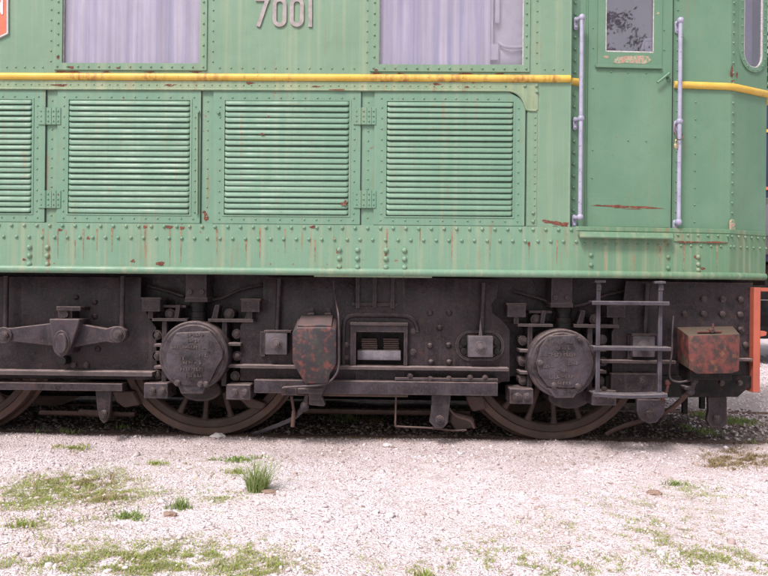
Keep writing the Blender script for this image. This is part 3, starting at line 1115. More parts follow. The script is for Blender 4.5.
# nose window
def rloop(fr, x0, y0, x1, y1, rad, n=8):
    s0, z0, s1, z1 = fr.rect(x0, y0, x1, y1)
    w = (s1 - s0) / 2
    r = min(rad * w, w * 0.999)
    pts = []
    for cx, cz, a0 in ((s1 - r, z1 - r, 0), (s0 + r, z1 - r, PI / 2), (s0 + r, z0 + r, PI), (s1 - r, z0 + r, 1.5 * PI)):
        for i in range(n + 1):
            a = a0 + PI / 2 * i / n
            pts.append((cx + r * math.cos(a), cz + r * math.sin(a)))
    return pts
bm = new()
lo, li = rloop(FN, 739.2, -75, 766.2, 72.5, 0.95), rloop(FN, 743.4, -71, 762.4, 68, 0.95)
ring(bm, FN, lo, li, -0.001, 0.010)
for i in range(len(lo)):
    pass
nwin = part('nose_window', bm, 'green_cab', smooth=30)
bm = new()
ring(bm, FN, li, rloop(FN, 744.4, -70, 761.4, 67, 0.95), -0.004, 0.006)
part('seal', bm, 'seal_white', nwin)
bm = new()
prism(bm, FN, li, -0.004, -0.001)
part('pane', bm, 'pane_dusty', nwin, 0)
bm = new()
pbox(bm, FN, 738, -60, 752.5, 80, -0.055, -0.045, 0.002)  # added white board standing in for a bright reflection in the pane
part('inner_frame_or_reflection', bm, 'white_trim', nwin)
bm = new()
acc = 0.0
mid = [((a[0] + b[0]) / 2, (a[1] + b[1]) / 2) for a, b in zip(lo, li)]
for a, b in zip(mid, mid[1:] + mid[:1]):
    dl = math.dist(a, b)
    if dl > 1e-6:
        while acc < dl:
            t = acc / dl
            dome(bm, FN, a[0] + (b[0] - a[0]) * t, a[1] + (b[1] - a[1]) * t, 0.010, 0.0062, 0.005)
            acc += 0.062
        acc -= dl
part('rivets', bm, 'green_cab', nwin, kind='stuff')

# ledge and door sill at the foot of the cab
bm = new()
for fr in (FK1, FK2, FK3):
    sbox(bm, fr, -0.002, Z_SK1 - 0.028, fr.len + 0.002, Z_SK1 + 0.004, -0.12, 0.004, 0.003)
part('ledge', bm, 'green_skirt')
bm = new()
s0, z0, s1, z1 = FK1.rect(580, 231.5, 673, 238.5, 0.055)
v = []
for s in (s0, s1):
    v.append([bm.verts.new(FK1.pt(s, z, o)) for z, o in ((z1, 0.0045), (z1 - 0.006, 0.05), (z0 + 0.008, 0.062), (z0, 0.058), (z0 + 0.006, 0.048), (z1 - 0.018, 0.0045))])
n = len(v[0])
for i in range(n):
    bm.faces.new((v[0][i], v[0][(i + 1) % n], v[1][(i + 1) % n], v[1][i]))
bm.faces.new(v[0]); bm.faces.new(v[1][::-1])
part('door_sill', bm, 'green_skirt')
bm = new()
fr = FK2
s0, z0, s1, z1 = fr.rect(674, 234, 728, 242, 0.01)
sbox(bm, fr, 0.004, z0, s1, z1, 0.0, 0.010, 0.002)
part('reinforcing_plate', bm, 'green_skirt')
bm = new()
pbox(bm, FN, 731, 223, 735.5, 233.5, 0.003, 0.022, 0.003)
pcyl(bm, FN, 733, 222.5, 2.2, 0.003, 0.018, 10, 0.002)
part('lifting_lug', bm, 'primer')

# rivets of the side and the skirt
bm = new()
for x in list(range(-300, 46, 9)) + [219 + 11.2 * i for i in range(13)] + [544, 553, 562]:
    dome(bm, FM, sx(x), zr(68.2), 0.0, 0.0065, 0.0045)
for x in (50, 212, 366, 536):
    for i in range(19):
        dome(bm, FM, sx(x), zr(62) + 0.074 * i, 0.0, 0.0062, 0.0045)
for x in (51, 207, 368):
    for i in range(13):
        dome(bm, FM, sx(x), zr(217) + 0.069 * i, -0.014, 0.0058, 0.0045)
for i in range(15):
    dome(bm, FM, sx(534.8), zr(218) + 0.052 * i, 0.004, 0.006, 0.0045)
for x, y in ((533, 213), (533, 221.5), (536.5, 86), (537, 92), (525, 86)):
    pdome(bm, FM, x, y, 0.006, 0.011, 0.008)
part('side_rivets', bm, 'green_side', kind='stuff')
bm = new()
for i in range(110):
    dome(bm, FM, sx(-340) + 0.0568 * i if -340 + i * 7.95 < 510 else sx(505), zr(85.6), 0.007, 0.0058, 0.004)
part('rivets', bm, 'green_moulding', belt, kind='stuff')
bm = new()
x = -330.0
i = 0
while x < 573:
    dome(bm, FM, sx(x), zr(227.6), 0.008, 0.0115, 0.009, 10)
    dome(bm, FM, sx(x + 5), zr(239.2), 0.008, 0.0115, 0.009, 10)
    x += 12.7
for x in (31, 49, 340.5, 358.6, 387, 405.5, -240, -222):
    for j in range(3):
        dome(bm, FM, sx(x), zr(249.6) - 0.061 * j, 0.008, 0.0175, 0.013, 12)
part('rivets', bm, 'green_skirt', skirt, kind='stuff')
bm = new()
for fr, a, b in ((FK1, 0.03, FK1.len), (FK2, 0.03, FK2.len), (FK3, 0.02, FK3.len)):
    s = a
    while s < b:
        if fr is not FK1:
            dome(bm, fr, s, zr(231), 0.0105 if fr is FK2 else 0.004, 0.0095, 0.007, 8)
        dome(bm, fr, s + 0.03, zr(241.5), 0.0, 0.0095, 0.007, 8)
        s += 0.078
for x, y in ((591, 256), (591, 266), (668, 258), (668, 269)):
    pdome(bm, FK1, x, y - 1, 0.0, 0.0145, 0.011, 10)
for x, y in ((698, 257), (698, 264.5), (698, 270)):
    pdome(bm, FK2, x, y, 0.0, 0.0155, 0.012, 10)
part('rivets', bm, 'green_skirt', cskirt, kind='stuff')

# rust and flaking
bm = new()
sd = 1
for fr, x, y, rx, ry, o in ((FM, 545, 220.5, 4, 0.9, 0.0012), (FM, 550, 222, 6, 1.6, 0.0015), (FM, 557, 223.2, 7, 2.2, 0.0018), (FM, 564, 225, 5, 2.4, 0.0012), (FM, 566, 223, 3.5, 1.0, 0.0015), (FM, 555, 226.5, 3, 0.8, 0.0012), (FM, 60, 230, 2.6, 1.6, 0.010), (FM, 88, 238, 1.8, 1.8, 0.010),
                        (FM, 133, 261, 2.2, 1.6, 0.010), (FM, 160, 263.5, 5.5, 2.2, 0.010), (FM, 169, 227, 4.5, 2.0, 0.010), (FM, 182, 228, 2.8, 2, 0.010), (FM, 145, 227, 2.4, 1.6, 0.010),
                        (FM, 206, 217, 2.6, 5, -0.0128), (FM, 204, 212, 2.0, 1.5, -0.0128), (FM, 313, 227, 4, 1.6, 0.010), (FM, 529, 244, 1.5, 3, 0.010), (FM, 345, 203, 1.6, 4, 0.0165), (FM, 343, 204, 3.5, 1.3, 0.0165),
                        (FM, 24, 259.5, 2.2, 1.2, 0.010), (FM, 386, 254, 1.4, 2.2, 0.010), (FM, 337, 250, 1.2, 2.2, 0.010), (FM, 60, 85, 9, 1.2, 0.0085), (FM, 170, 85, 6, 1.2, 0.0085), (FM, 250, 83, 4.5, 1.3, 0.0085), (FM, 316, 86.5, 5, 0.8, 0.0085), (FM, 436, 84, 4.5, 1.3, 0.0085), (FM, 467, 87, 2.5, 1, 0.0085),
                        (FM, 71, 67.2, 3.6, 1.4, 0.0125), (FM, 58, 57.5, 1.8, 2.0, 0.0125), (FM, 118, 68, 2, 1, 0.0125), (FM, 376, 70, 2, 1.2, 0.0125), (FM, 262, 134, 2.6, 1.0, 0.0145),
                        (FN, 732, 72, 1.6, 4, 0.0042), (FN, 737, 75, 1.1, 2.0, 0.0012), (FN, 733, 81.5, 1.6, 1.0, 0.0042), (FK2, 697, 257, 4, 2, 0.001), (FK2, 703, 268.5, 3, 1.4, 0.001), (FM, 62, 71.8, 8, 1.0, 0.0008), (FM, 73, 72, 9, 1.0, 0.0008), (FM, 106, 72, 5, 0.9, 0.0008), (FM, 150, 72, 6, 0.8, 0.0008), (FM, 196, 72, 6, 1.0, 0.0008), (FM, 377, 73.2, 6, 1.0, 0.0008), (FM, 400, 73.5, 4, 0.9, 0.0008), (FM, 466, 73.6, 8, 1.0, 0.0008), (FM, 500, 73.8, 6, 0.9, 0.0008), (FM, 338, 89.8, 9, 0.9, 0.0155), (FM, 20, 269, 3, 0.9, 0.026), (FM, 65, 269.5, 2.5, 1.0, 0.026), (FM, 126, 270, 2, 1.4, 0.028), (FM, 198, 270, 5, 0.8, 0.026), (FM, 270, 271, 3, 0.8, 0.026), (FM, 545, 272.5, 8, 0.8, 0.026), (FM, 563, 272.5, 9, 0.8, 0.026), (FM, 352, 271.5, 5, 0.8, 0.026), (FK2, 690, 242, 14, 0.9, 0.0115), (FK2, 715, 242.3, 13, 0.9, 0.0115), (FK3, 738, 276.5, 3, 1.2, 0.001)):
    sd += 1
    blot(bm, fr, x, y, rx, ry, o, sd=sd)
part('rust_spots', bm, 'rust', kind='stuff')
bm = new()
for x, y, rx, ry in ((628, 206.6, 34, 0.7), (610, 205.8, 16, 1.1), (622, 206.8, 14, 1.3), (640, 207.6, 16, 1.0), (655, 208.2, 9, 0.8), (598, 205.4, 7, 0.6), (632, 209, 10, 0.5)):
    sd += 1
    blot(bm, FD, x, y, rx, ry, 0.0142, 30, 0.5, sd)
part('scratch', bm, 'rust', kind='stuff')
bm = new()
for x, y, rx, ry in ((629, 59.6, 13, 4.2), (642, 59.4, 10, 4.4), (606, 57, 3, 1.6), (657.5, 13, 2, 1.8), (620, 60.5, 7, 3.4), (636, 60, 12, 4)):
    sd += 1
    blot(bm, FD, x, y, rx, ry, 0.0192, 24, 0.22, sd)
part('flaked_primer', bm, 'primer', kind='stuff')
# rusty runs under the rivets and seams
bm = new()
rd = random.Random(5)
for fr, x, y0, ln, o in ((FM, 43, 229, 28, 0.0092), (FM, 83.5, 229, 30, 0.0092), (FM, 97, 229, 22, 0.0092), (FM, 145, 229, 20, 0.0092), (FM, 170, 230, 36, 0.0092), (FM, 181, 230, 32, 0.0092), (FM, 66, 230, 14, 0.0092),
                         (FM, 217, 229, 26, 0.0092), (FM, 246, 240, 20, 0.0092), (FM, 387, 229, 26, 0.0092), (FM, 452, 232, 30, 0.0092), (FM, 315, 240, 22, 0.0092), (FM, 529, 246, 16, 0.0092),
                         (FM, 58, 229, 30, 0.0092), (FM, 75, 240, 18, 0.0092), (FM, 112, 228, 24, 0.0092), (FM, 260, 228, 30, 0.0092), (FM, 285, 229, 24, 0.0092), (FM, 340, 266, 4, 0.0092), (FM, 420, 229, 20, 0.0092), (FM, 490, 240, 22, 0.0092), (FM, 557, 240, 24, 0.0092), (FK2, 684, 243, 34, 0.0012), (FK2, 717, 243, 34, 0.0012), (FK1, 660, 246, 22, 0.0012)):
    s, z = fr.uv(x, y0, o)
    kx = 0.0072
    w0 = rd.uniform(0.5, 1.25) * kx
    for i in range(6):
        za, zb = z - ln * kx * i / 6, z - ln * kx * (i + 1) / 6
        wa, wb = w0 * (1 - 0.13 * i), w0 * (1 - 0.13 * (i + 1))
        j = rd.uniform(-0.001, 0.001)
        bm.faces.new([bm.verts.new(fr.pt(s - wa + j, za, o)), bm.verts.new(fr.pt(s + wa + j, za, o)), bm.verts.new(fr.pt(s + wb, zb, o)), bm.verts.new(fr.pt(s - wb, zb, o))])
part('rust_runs', bm, 'stain', kind='stuff')

# number
def stroke(bm, fr, pts, w, o0, o1, closed=False):
    """flat bar following (s, z) points"""
    n = len(pts)
    L_, R_ = [], []
    for i in range(n):
        if closed:
            a, b = pts[i - 1], pts[(i + 1) % n]
        else:
            a, b = pts[max(i - 1, 0)], pts[min(i + 1, n - 1)]
        d_ = Vector((b[0] - a[0], b[1] - a[1])).normalized()
        m = Vector((-d_.y, d_.x)) * w / 2
        L_.append((pts[i][0] + m.x, pts[i][1] + m.y)); R_.append((pts[i][0] - m.x, pts[i][1] - m.y))
    if closed:
        ring(bm, fr, L_, R_, o0, o1)
    else:
        prism(bm, fr, L_ + R_[::-1], o0, o1, 0.0012)
ky = 1 / 140.0
def num(px, py):
    return FM.uv(px, py, 0.012)
def zero(x0, x1, y0, y1):
    s0, zb = num(x0, y1); s1, zt = num(x1, y0)
    r = (s1 - s0) / 2
    cx = (s0 + s1) / 2
    pts = [(cx + r * math.cos(a), zt - r + r * math.sin(a)) for a in [PI * i / 10 for i in range(11)]]
    pts += [(cx + r * math.cos(a), zb + r + r * math.sin(a)) for a in [PI + PI * i / 10 for i in range(11)]]
    return pts
wS = 0.028
digits = []
bm = new()
stroke(bm, FM, [num(258, 26.5), num(267.6, -1.6)], wS, 0.0005, 0.012)
stroke(bm, FM, [num(255.5, -0.9), num(269.6, -0.9)], 0.026, 0.0005, 0.0125)
part('digit', bm, 'number_metal')
bm = new(); stroke(bm, FM, zero(274.3, 284.7, -0.7, 24.7), wS, 0.0005, 0.012, True); part('digit', bm, 'number_metal')
bm = new(); stroke(bm, FM, zero(291.6, 302.0, -0.7, 24.7), wS, 0.0005, 0.012, True); part('digit', bm, 'number_metal')
bm = new(); stroke(bm, FM, [num(310.2, 26.8), num(310.2, -2.4)], wS, 0.0005, 0.012); part('digit', bm, 'number_metal')

# red plaque at the left edge of the view
bm = new()
ppoly(bm, FM, [(-118, -60), (2, -60), (8, -52), (8, 33.5), (-2, 38.3), (-110, 38.3), (-118, 33)], 0.0005, 0.016, 0.002)
plq = part('plaque', bm, 'plaque_white')
bm = new()
ppoly(bm, FM, [(-116, -58), (1.5, -58), (6.3, -51), (6.3, 32.3), (-2, 36.3), (-109, 36.3), (-116, 32)], 0.016, 0.018, 0.0005)
part('plate_face', bm, 'plaque_red', plq)
bm = new()
ppoly(bm, FM, [(0.8, -12), (3.0, -12), (3.0, 14.5), (1.4, 14.5), (-6.5, 0.5), (-6.5, 14.5), (-8.7, 14.5), (-8.7, -12), (-7, -12), (0.8, 3)], 0.018, 0.022, 0.0005)
part('lettering', bm, 'plaque_white', plq)


# handrails
def handrail(fr, x, ys, bx, o, bf=None):
    bf = bf or fr
    s, _ = fr.uv(x, 120, o)
    z0, z1 = fr.uv(x, ys[-1], o)[1], fr.uv(x, ys[0], o)[1]
    bm = new()
    tube(bm, [fr.pt(s, z0, o), fr.pt(s, z1, o)], 0.0148, 14)
    h = part('handrail', bm, 'rail_lilac', None, 60)
    for y in ys:
        z = fr.uv(x, y, o)[1]
        bm = new()
        sphere(bm, fr.pt(s, z, o), 0.024, 14, (1, 1, 1.05))
        bs = bf.uv(bx, 120, 0.01)[0]
        e_ = bf.pt(bs, z - 0.005, 0.02)
        tube(bm, [fr.pt(s, z, o), (fr.pt(s, z, o) + e_) / 2 + fr.n * 0.008, e_], 0.015, 10)
        q = []
        for i in range(16):
            a = 2 * PI * i / 16
            q.append((bs + 0.017 * math.cos(a), z - 0.025 + 0.017 * math.sin(a) + (0.030 if math.sin(a) > 0 else -0.030)))
        prism(bm, bf, q, -0.012, 0.016, 0.003)
        for dz in (-0.052, 0.004):
            cyl(bm, bf, bs, z + dz, 0.009, 0.016, 0.024, 6, 0.001)
        part('bracket', bm, 'rail_lilac', h, 50)
    return h
hr1 = handrail(FD, 580.9, (17.5, 118.5, 217), 575.0, 0.085, Frame((S_E, 0.066), (S_E + 1, 0.066)))
hr2 = handrail(FS, 679.6, (20.5, 121.5, 222), 676.3, 0.075)
bm = new()
a_ = P3(676.8, 134, 0.06, FS)
tube(bm, smooth_path([P3(675.6, 124, 0.035, FS), P3(675, 131, 0.055, FS), P3(678, 139.5, 0.105, FS), P3(682.6, 138, 0.085, FS), P3(682, 134, 0.05, FS)]), 0.004, 6)
part('chain', bm, 'rod_rust', hr2, 60)
bm = new()
pbox(bm, FS, 674.6, 143.6, 678.2, 148.6, 0.075, 0.088, 0.002)
tube(bm, smooth_path([P3(675.4, 144, 0.081, FS), P3(675.4, 140.8, 0.081, FS), P3(676.4, 139.6, 0.081, FS), P3(677.4, 140.8, 0.081, FS), P3(677.4, 144, 0.081, FS)]), 0.003, 6)
o = finish('padlock', bm, 'brass', None, 50)
tag(o, 'tiny padlock hanging from the right cab handrail', 'padlock')

# partition, desk and back wall inside, so that panes look into a room
bm = new()
sbox(bm, FM, S_L + 0.05, zr(240), c4[0] - 0.3, Z_TOP, -1.24, -1.20)
part('corridor_wall', bm, 'interior', smooth=0)

# ------------------------------------------------------------------ running gear
R_W = 0.735
OW = -0.67
def wheel_x(px, py=344):
    return FM.uv(px, py, OW)[0]
XW = [FM.uv(-44, 342, OW)[0], FM.uv(209.5, 344, OW)[0], FM.uv(552, 347, OW)[0]]


def revolve(bm, prof, n=72, c=(0, 0, 0)):
    """prof: (radius, y); axis along Y"""
    rows = []
    for i in range(n):
        a = 2 * PI * i / n
        rows.append([bm.verts.new((c[0] + r * math.cos(a), c[1] + y, c[2] + r * math.sin(a))) for r, y in prof])
    m = len(prof)
    for i in range(n):
        for j in range(m):
            bm.faces.new((rows[i][j], rows[i][(j + 1) % m], rows[(i + 1) % n][(j + 1) % m], rows[(i + 1) % n][j]))


tyre_bm = new()
revolve(tyre_bm, [(0.735, 0.012), (0.729, 0.0), (0.680, 0.0), (0.676, 0.006), (0.672, 0.12), (0.765, 0.135), (0.765, 0.115), (0.742, 0.10), (0.738, 0.06)])
bmesh.ops.recalc_face_normals(tyre_bm, faces=tyre_bm.faces[:])
ty_me = bpy.data.meshes.new('tyre'); tyre_bm.to_mesh(ty_me); tyre_bm.free(); ty_me.materials.append(M['tyre_rust'])
bm = new()
revolve(bm, [(0.676, 0.018), (0.666, 0.010), (0.622, 0.014), (0.612, 0.03), (0.612, 0.09), (0.676, 0.11)])
revolve(bm, [(0.16, -0.06), (0.15, -0.07), (0.06, -0.07), (0.06, 0.15), (0.17, 0.15), (0.19, 0.10), (0.19, 0.0)], 40)
bmesh.ops.recalc_face_normals(bm, faces=bm.faces[:])
ct_me = bpy.data.meshes.new('wheel'); bm.to_mesh(ct_me); bm.free(); ct_me.materials.append(M['wheel_brown'])
bm = new()
sp = [(0.15, 0.060, 0.030), (0.28, 0.044, 0.024), (0.45, 0.034, 0.020), (0.57, 0.036, 0.020), (0.63, 0.058, 0.024)]
rows = []
for z, hw, hd in sp:
    rows.append([bm.verts.new((hw * 0.62 * math.cos(a), 0.055 + hd * math.sin(a), z)) for a in [2 * PI * i / 10 for i in range(10)]])
for a, b in zip(rows, rows[1:]):
    for i in range(10):
        bm.faces.new((a[i], a[(i + 1) % 10], b[(i + 1) % 10], b[i]))
bmesh.ops.recalc_face_normals(bm, faces=bm.faces[:])
sp_me = bpy.data.meshes.new('spoke'); bm.to_mesh(sp_me); bm.free(); sp_me.materials.append(M['wheel_brown'])
for me in (ty_me, ct_me, sp_me):
    me.polygons.foreach_set('use_smooth', [True] * len(me.polygons))
    me.set_sharp_from_angle(angle=math.radians(40))


def wheel(x, y, flip, a_off, spokes=True):
    w = bpy.data.objects.new('wheel', ct_me)
    link(w, loco)
    w.location = (x, y, R_W)
    w.rotation_euler = (0, 0, PI if flip else 0)
    w['_w'] = (x, y, R_W)
    def sub(name, me, rot=0.0):
        o = bpy.data.objects.new(name, me)
        COL.objects.link(o)
        o.parent = w
        o.rotation_euler = (0, rot, 0)
        return o
    sub('tyre', ty_me)
    if spokes:
        for i in range(18):
            sub('spoke', sp_me, PI + math.radians(a_off) + 2 * PI * i / 18)
    return w


for i, x in enumerate(XW):
    wheel(x, -OW, False, (3, 4, -3)[i])
    wheel(x, BODYW + OW, True, 0, False)
bm = new()
for x in XW:
    bm = new()
    tube(bm, [(x, 0.5, R_W), (x, BODYW - 0.5, R_W)], 0.10, 16)
    part('axle', bm, 'frame_black', None, 60)
    bm = new()
    b_ = bmesh.ops.create_cube(bm, size=1.0)
    for v in b_['verts']:
        v.co = Vector((x + 0.55 + v.co.x * 0.9, 1.45 + v.co.y * 1.0, 0.62 + v.co.z * 0.75))
    bev(bm, bm.faces[:], 0.12, 3)
    part('traction_motor', bm, 'frame_black', None, 40)

# bogie frame
OP = -0.30
ZB = zr(276, OP)
bm = new()
ppoly(bm, FM, [(-420, 274), (141, 277), (141, 298), (148, 316), (156, 328), (157, 372), (157, 380), (-420, 376)], OP - 0.03, OP, 0.010, 2)
bogie = part('bogie_frame', bm, 'frame_dark')
# middle plate, with the spring opening left free
bm = new()
A0, B0, A1, B1 = 240, 276, 510, 381
hx0, hy0, hx1, hy1 = 355.5, 332, 404, 366
ppoly(bm, FM, [(240, 381), (240, 326), (247, 313), (263, 300), (263, 277), (355.5, 277), (355.5, 381)], OP - 0.03, OP, 0.008, 2)
ppoly(bm, FM, [(355.5, 277), (404, 277), (404, 332), (355.5, 332)], OP - 0.03, OP)
ppoly(bm, FM, [(355.5, 366), (404, 366), (404, 381), (355.5, 381)], OP - 0.03, OP)
ppoly(bm, FM, [(403, 277), (500, 279), (497, 298), (492, 304), (493, 313), (503, 321), (510, 330), (510, 382), (404, 381)], OP - 0.03, OP, 0.010, 2)
part('middle_plate', bm, 'frame_dark', bogie)
bm = new()
ppoly(bm, FM, [(612, 388), (612, 332), (622, 312), (626, 281), (753, 283), (753, 388)], OP - 0.03, OP, 0.004)
part('end_plate', bm, 'frame_dark', bogie)
bm = new()
ppoly(bm, FM, [(-420, 270), (753, 276), (753, 322), (-420, 318)], -0.47, -0.44)
ppoly(bm, FM, [(135, 310), (262, 310), (262, 372), (135, 372)], -0.52, -0.49)
ppoly(bm, FM, [(495, 312), (625, 312), (625, 376), (495, 376)], -0.52, -0.49)
ppoly(bm, FM, [(330, 300), (430, 300), (430, 380), (330, 380)], -0.56, -0.53)
part('inner_plate', bm, 'frame_dark', bogie)
# far side of the bogie, drawn down to the ground to block light beyond
bm = new()
sbox(bm, FM, S_L, 0.02, sx(690), zr(276), -2.65, -2.60)
part('far_frame_screen', bm, 'frame_black', bogie)
bm = new()
for x0, x1, y0, y1, o in ((-420, 152, 368.8, 373.2, -0.19), (240, 509, 366.6, 369.8, -0.20), (602, 676, 360.5, 363.5, -0.21)):
    bm = new()
    pbox(bm, FM, x0, y0, x1, y1, OP, o, 0.002)
    part('flange', bm, 'ledge_dust', bogie)
bm = new()
pbox(bm, FM, 700, 358.5, 753, 361, OP, -0.22, 0.002)
part('flange', bm, 'ledge_dust', bogie)
bm = new()
pbox(bm, FM, 254, 381.2, 498, 394.6, -0.34, -0.205, 0.004)
pbox(bm, FM, 395, 378.2, 498, 381.0, -0.33, -0.225, 0.002)
part('tie_beam', bm, 'frame_blue', bogie)
bm = new()
pbox(bm, FM, -420, 380.5, 122, 388, -0.34, -0.215, 0.003)
ppoly(bm, FM, [(38, 388), (70, 388), (66, 391), (42, 390)], -0.33, -0.23, 0.002)
part('tie_beam', bm, 'frame_dark', bogie)
bm = new()
pbox(bm, FM, 296, 392.5, 408, 396.5, -0.36, -0.23, 0.003)
part('wear_strip', bm, 'rod_rust', bogie)
bm = new()
ppoly(bm, FM, [(606, 376), (753, 376), (753, 387), (746, 390), (738, 397), (606, 398)], -0.36, -0.265, 0.004)
part('end_beam', bm, 'frame_black', bogie)
# raised arch and frame round the spring opening
bm = new()
arch = [(343.5, 368), (343.5, 330), (344.5, 321), (349, 316.5), (356, 315.2), (398, 315.6), (408, 316.8), (414, 320.5), (417, 327), (417.4, 332)]
tube(bm, [P3(x, y, OP) for x, y in arch], 0.018, 10)
part('arch_rib', bm, 'frame_blue', bogie, 60)
bm = new()
q0 = FM.rect(350.5, 324.8, 407.3, 367.6, -0.25)
q1 = FM.rect(355.8, 332, 403.8, 365.8, -0.25)
sheet(bm, FM, q0[0], q0[2], q0[1], q0[3], [q1], -0.25, 0.049)
part('opening_frame', bm, 'frame_dark', bogie, 0)
bm = new()
pbox(bm, FM, 350, 322.6, 408, 325.4, OP, -0.235, 0.002)
part('opening_lintel', bm, 'ledge_dust', bogie)
for x0 in (361.5, 383.5):
    for i in range(6):
        bm = new()
        y = 338.6 + i * 2.1
        pbox(bm, FM, x0 + random.uniform(-0.4, 0.4), y, x0 + 15.5 + random.uniform(-0.4, 0.4), y + 1.5, -0.46, -0.375, 0.002)
        part('spring_leaf', bm, 'rod_rust', bogie)
bm = new()
pbox(bm, FM, 357.2, 350.4, 401, 360.4, -0.45, -0.335, 0.008, 2)
part('spring_pad', bm, 'pad_light', bogie)
bm = new()
for x in (357.7, 374.6, 392.5):
    bm = new()
    pbox(bm, FM, x - 2, 277, x + 2, 308, OP, -0.25, 0.003)
    part('rib', bm, 'frame_dark', bogie)
bm = new()
pbox(bm, FM, 352, 303, 398, 306, OP, -0.275, 0.003)
part('cross_rib', bm, 'frame_dark', bogie)
# rivets and bolts on the plates
bm = new()
for x, y in ((430, 313), (449, 313), (439.6, 328), (430, 346), (448.5, 345.5), (431, 362.5), (449, 362.5), (76, 297), (95, 302), (95, 316.5), (98, 349)):
    pdome(bm, FM, x, y, OP, 0.021, 0.014, 12)
for x, y in ((413, 331), (413, 352), (73.5, 365), (86, 365), (346, 345), (346, 358)):
    bolt(bm, FM, x, y, 3.4, OP, 0.022)
for x, y in ((430.5, 379), (449, 378.6), (470, 377.5), (485, 377.6), (410, 376)):
    bolt(bm, FM, x, y, 3.0, -0.235, 0.018)
for x, y in ((685, 314), (704, 314), (722.6, 314), (740.4, 314.7), (723, 299.2), (741, 299.2), (741, 330), (746, 345), (704, 299)):
    bolt(bm, FM, x, y, 3.4, OP, 0.024)
for x, y in ((722, 383), (740, 383)):
    bolt(bm, FM, x, y, 3.0, -0.265, 0.02)
part('plate_bolts', bm, 'frame_dark', bogie, kind='stuff')

# equaliser lever on the left
bm = new()
OE = -0.16
ppoly(bm, FM, [(-6, 328), (10, 328), (50, 323.3), (77, 323.3), (106, 328.6), (113, 326.5), (121, 326.3), (126.3, 330.5), (127, 337), (122, 342.3), (113, 343), (106, 341.8), (75, 346.8), (50, 345.8), (10, 341.3), (-6, 341.3)], OE - 0.06, OE, 0.006)
lever = part('equaliser_lever', bm, 'frame_blue')
bm = new()
for x, y in ((3.4, 335.4), (117.5, 334.6)):
    bm = new()
    pcyl(bm, FM, x, y, 8.2, OE, OE + 0.018, 18, 0.004)
    bolt(bm, FM, x + 0.5, y, 4.6, OE + 0.018, 0.028)
    part('pivot', bm, 'frame_blue', lever)
bm = new()
ppoly(bm, FM, [(48.8, 319), (79.5, 319), (78, 326), (72, 343), (67, 354.5), (56.5, 354.5), (53, 343), (50, 326)], OP, -0.09, 0.006)
part('trunnion', bm, 'frame_blue', lever)
bm = new()
pcyl(bm, FM, 60.8, 343.5, 8.5, -0.10, -0.08, 20, 0.004, 13.0)
pcyl(bm, FM, 60.8, 343.5, 5.6, -0.09, -0.055, 20, 0.006, 10.0)
part('pin_boss', bm, 'frame_blue', lever)
bm = new()
pbox(bm, FM, 56, 306.5, 80.5, 311, OP, -0.12, 0.004)
pcyl(bm, FM, 64, 314, 4.2, OP, -0.14, 8, 0.002)
pbox(bm, FM, 58, 310.5, 72, 318.5, OP, -0.17, 0.002)
part('trunnion_stop', bm, 'frame_dark', lever)
bm = new()
pcyl(bm, FM, 61.5, 361, 4.5, OP, -0.2, 12, 0.003)
part('trunnion_nut', bm, 'frame_black', lever)
for x in (5.5, 122):
    bm = new()
    tube(bm, [P3(x + 0.7, 276, -0.19), P3(x, 327, -0.19)], 0.020, 12)
    part('suspension_rod', bm, 'frame_dark', lever, 60)

# axleboxes
def axlebox(cx, cy, plate, bolts, lug, mirror=False):
    bm = new()
    pcyl(bm, FM, cx, cy, 34.6, -0.34, -0.155, 44, 0.010)
    pcyl(bm, FM, cx + 0.2, cy + 0.2, 31.2, -0.16, -0.138, 44, 0.006)
    ab = part('axlebox', bm, 'axlebox_grey', None, 40)
    bm = new()
    ppoly(bm, FM, plate, -0.15, -0.104, 0.010, 2)
    cov = part('cover', bm, 'axlebox_grey', ab)
    bm = new()
    ppoly(bm, FM, lug, -0.155, -0.120, 0.006)
    part('lug', bm, 'axlebox_grey', ab)
    for x, y in bolts:
        bm = new()
        bolt(bm, FM, x, y, 3.3, -0.106, 0.026)
        part('cover_bolt', bm, 'axlebox_grey', ab)
    # worn cast lettering, past reading
    bm = new()
    rd = random.Random(int(cx))
    for (y, x0, x1) in ((-21, -10, 9), (-8.5, -22, 12), (-15, -6, 6), (3, -19, -9), (7, -10, 6), (13.5, -13, 11), (20, -8, 8), (0, 6, 14)):
        x = x0
        while x < x1:
            wd_ = rd.uniform(0.8, 1.5)
            if rd.random() < 0.85:
                pbox(bm, FM, cx + x, cy + y - rd.uniform(1.2, 2.0), cx + x + wd_, cy + y + rd.uniform(1.0, 1.8), -0.106, -0.104 + rd.uniform(0.003, 0.007), 0)
            if rd.random() < 0.6:
                yy_ = cy + y + rd.uniform(-1.5, 1.2)
                pbox(bm, FM, cx + x, yy_, cx + x + 2.6, yy_ + 0.7, -0.106, -0.0985, 0)
            x += rd.uniform(2.2, 3.4)
    part('cast_lettering', bm, 'axlebox_grey', ab, 0, 'stuff')
    bm = new()
    pcyl(bm, FM, cx + 7, cy + 34, 21, -0.60, -0.36, 24, 0.01, 11.5)
    part('horn_keep', bm, 'frame_dark', ab)
    return ab


